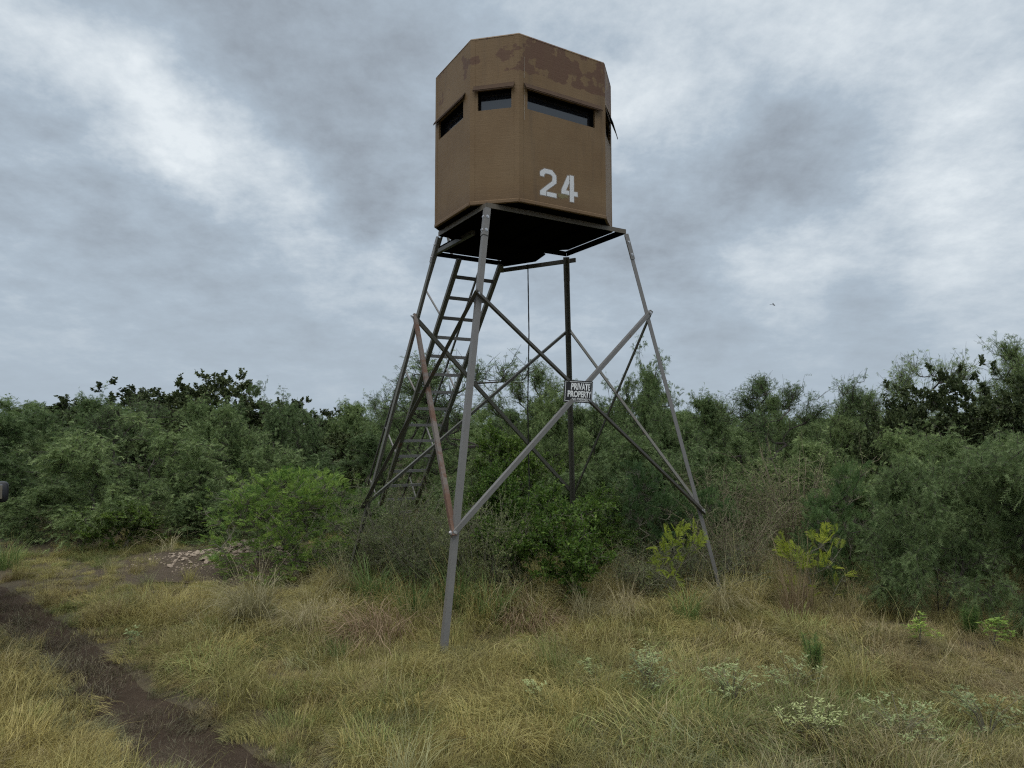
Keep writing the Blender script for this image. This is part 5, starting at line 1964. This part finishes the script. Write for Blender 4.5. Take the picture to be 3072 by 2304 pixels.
hull('body', [(-1.9, 0.35), (-1.95, 0.75), (-1.88, 0.98), (1.0, 1.0), (2.2, 0.88), (2.3, 0.6), (2.25, 0.33)], lambda z: 0.90 - 0.05 * abs(z - 0.7), M['car_paint'], car, 0.05)
hull('cabin', [(-1.85, 0.99), (-1.55, 1.55), (0.1, 1.60), (0.95, 1.0)], lambda z: 0.84 - 0.18 * (z - 1.0) / 0.6, M['car_paint'], car, 0.04)
for sgn in (-1, 1):
    m_ = MB()
    m_.add([(sgn * 0.846, -1.45, 1.06), (sgn * 0.846, 0.72, 1.06), (sgn * 0.70, 0.10, 1.50), (sgn * 0.70, -1.35, 1.47), (sgn * 0.83, -1.45, 1.06), (sgn * 0.83, 0.72, 1.06), (sgn * 0.685, 0.10, 1.50), (sgn * 0.685, -1.35, 1.47)],
           [(0, 1, 2, 3), (7, 6, 5, 4), (0, 4, 5, 1), (1, 5, 6, 2), (2, 6, 7, 3), (3, 7, 4, 0)])
    m_.build('side_window', M['car_glass'], car)
    # door mirror: rounded casing on a foot, with its glass facing back
    hw, hh = 0.105, 0.085
    V, F = [], []
    K = 20
    rings = [(0.045, 0.45), (0.035, 0.85), (0.0, 1.0), (-0.05, 0.98), (-0.075, 0.93)]
    for (yy, sc_) in rings:
        for q in range(K):
            a = 2 * math.pi * q / K
            cx_ = math.copysign(abs(math.cos(a)) ** 0.45, math.cos(a)) * hw * sc_
            cz_ = math.copysign(abs(math.sin(a)) ** 0.45, math.sin(a)) * hh * sc_
            cz_ -= 0.03 * (cx_ / hw) * (cz_ < 0) * 0.5
            V.append((sgn * (0.955 + cx_), 0.62 + yy, 1.07 + cz_))
    for r_ in range(len(rings) - 1):
        F += [(r_ * K + q, r_ * K + (q + 1) % K, (r_ + 1) * K + (q + 1) % K, (r_ + 1) * K + q) for q in range(K)]
    F.append(tuple(range(K)))
    F.append(tuple(range((len(rings) - 1) * K, len(rings) * K)))
    mo = link('door_mirror', poly_mesh('door_mirror', V, F, M['car_black'], True), car)
    m_ = MB()
    m_.box((sgn * 0.955 - 0.080, 0.535, 1.012), (sgn * 0.955 + 0.052 * sgn + 0.0, 0.541, 1.130)) if sgn > 0 else m_.box((-0.955 - 0.052, 0.535, 1.012), (-0.955 + 0.080, 0.541, 1.130))
    m_.build('mirror_glass', M['mirror'], mo, bevel=0.02)
    m_ = MB()
    m_.bar((sgn * 0.82, 0.62, 0.985), (sgn * 0.96, 0.60, 0.995), 0.06, 0.03)
    m_.build('mirror_foot', M['car_black'], mo)
    m_ = MB()
    m_.box((sgn * 0.76 - 0.1, -1.955, 0.72), (sgn * 0.76 + 0.1, -1.90, 0.92))
    m_.build('tail_lamp', M['tail'], car, bevel=0.015)
    for wy in (-1.25, 1.45):
        m_ = MB()
        m_.tube((sgn * 0.70, wy, 0.36), (sgn * 0.90, wy, 0.36), 0.35, 28)
        w_o = m_.build('wheel', M['car_black'], car, bevel=0.03)
        m_ = MB()
        m_.tube((sgn * 0.90, wy, 0.36), (sgn * 0.912, wy, 0.36), 0.22, 20)
        m_.build('rim', M['bolt'], w_o)
m_ = MB()
m_.add([(-0.74, -1.825, 1.07), (0.74, -1.825, 1.07), (0.62, -1.60, 1.49), (-0.62, -1.60, 1.49), (-0.74, -1.80, 1.07), (0.74, -1.80, 1.07), (0.62, -1.57, 1.49), (-0.62, -1.57, 1.49)],
       [(0, 1, 2, 3), (7, 6, 5, 4), (0, 4, 5, 1), (1, 5, 6, 2), (2, 6, 7, 3), (3, 7, 4, 0)])
m_.build('rear_window', M['car_glass'], car)
m_ = MB()
m_.box((-0.86, -2.02, 0.36), (0.86, -1.88, 0.56))
m_.build('rear_bumper', M['car_black'], car, bevel=0.03)

# ------------------------------------------------------------------ dragonfly in the air
fly = empty('dragonfly', (1.57, 4.0, 2.70), (0.2, 0.3, 0.9))
fly.scale = (0.65, 0.65, 0.65)
tag(fly, 'tiny dark dragonfly hovering against the clouds right of the tower', 'insect')
m_ = MB()
m_.tube((0, -0.012, 0), (0, 0.028, 0), 0.0016, 6)
m_.tube((0, -0.020, 0), (0, -0.012, 0), 0.003, 6)
m_.build('body', M['car_black'], fly)
M['wing'] = flat('wing_film', (0.12, 0.12, 0.13), 0.4)
for sgn in (-1, 1):
    for yy in (-0.012, -0.005):
        m_ = MB()
        m_.add([(0, yy, 0.001), (sgn * 0.026, yy - 0.004, 0.003), (sgn * 0.028, yy + 0.001, 0.003), (sgn * 0.004, yy + 0.004, 0.001), (0, yy, 0.0014), (sgn * 0.026, yy - 0.004, 0.0034), (sgn * 0.028, yy + 0.001, 0.0034), (sgn * 0.004, yy + 0.004, 0.0014)],
               [(0, 1, 2, 3), (7, 6, 5, 4), (0, 4, 5, 1), (1, 5, 6, 2), (2, 6, 7, 3), (3, 7, 4, 0)])
        m_.build('wing', M['wing'], fly)
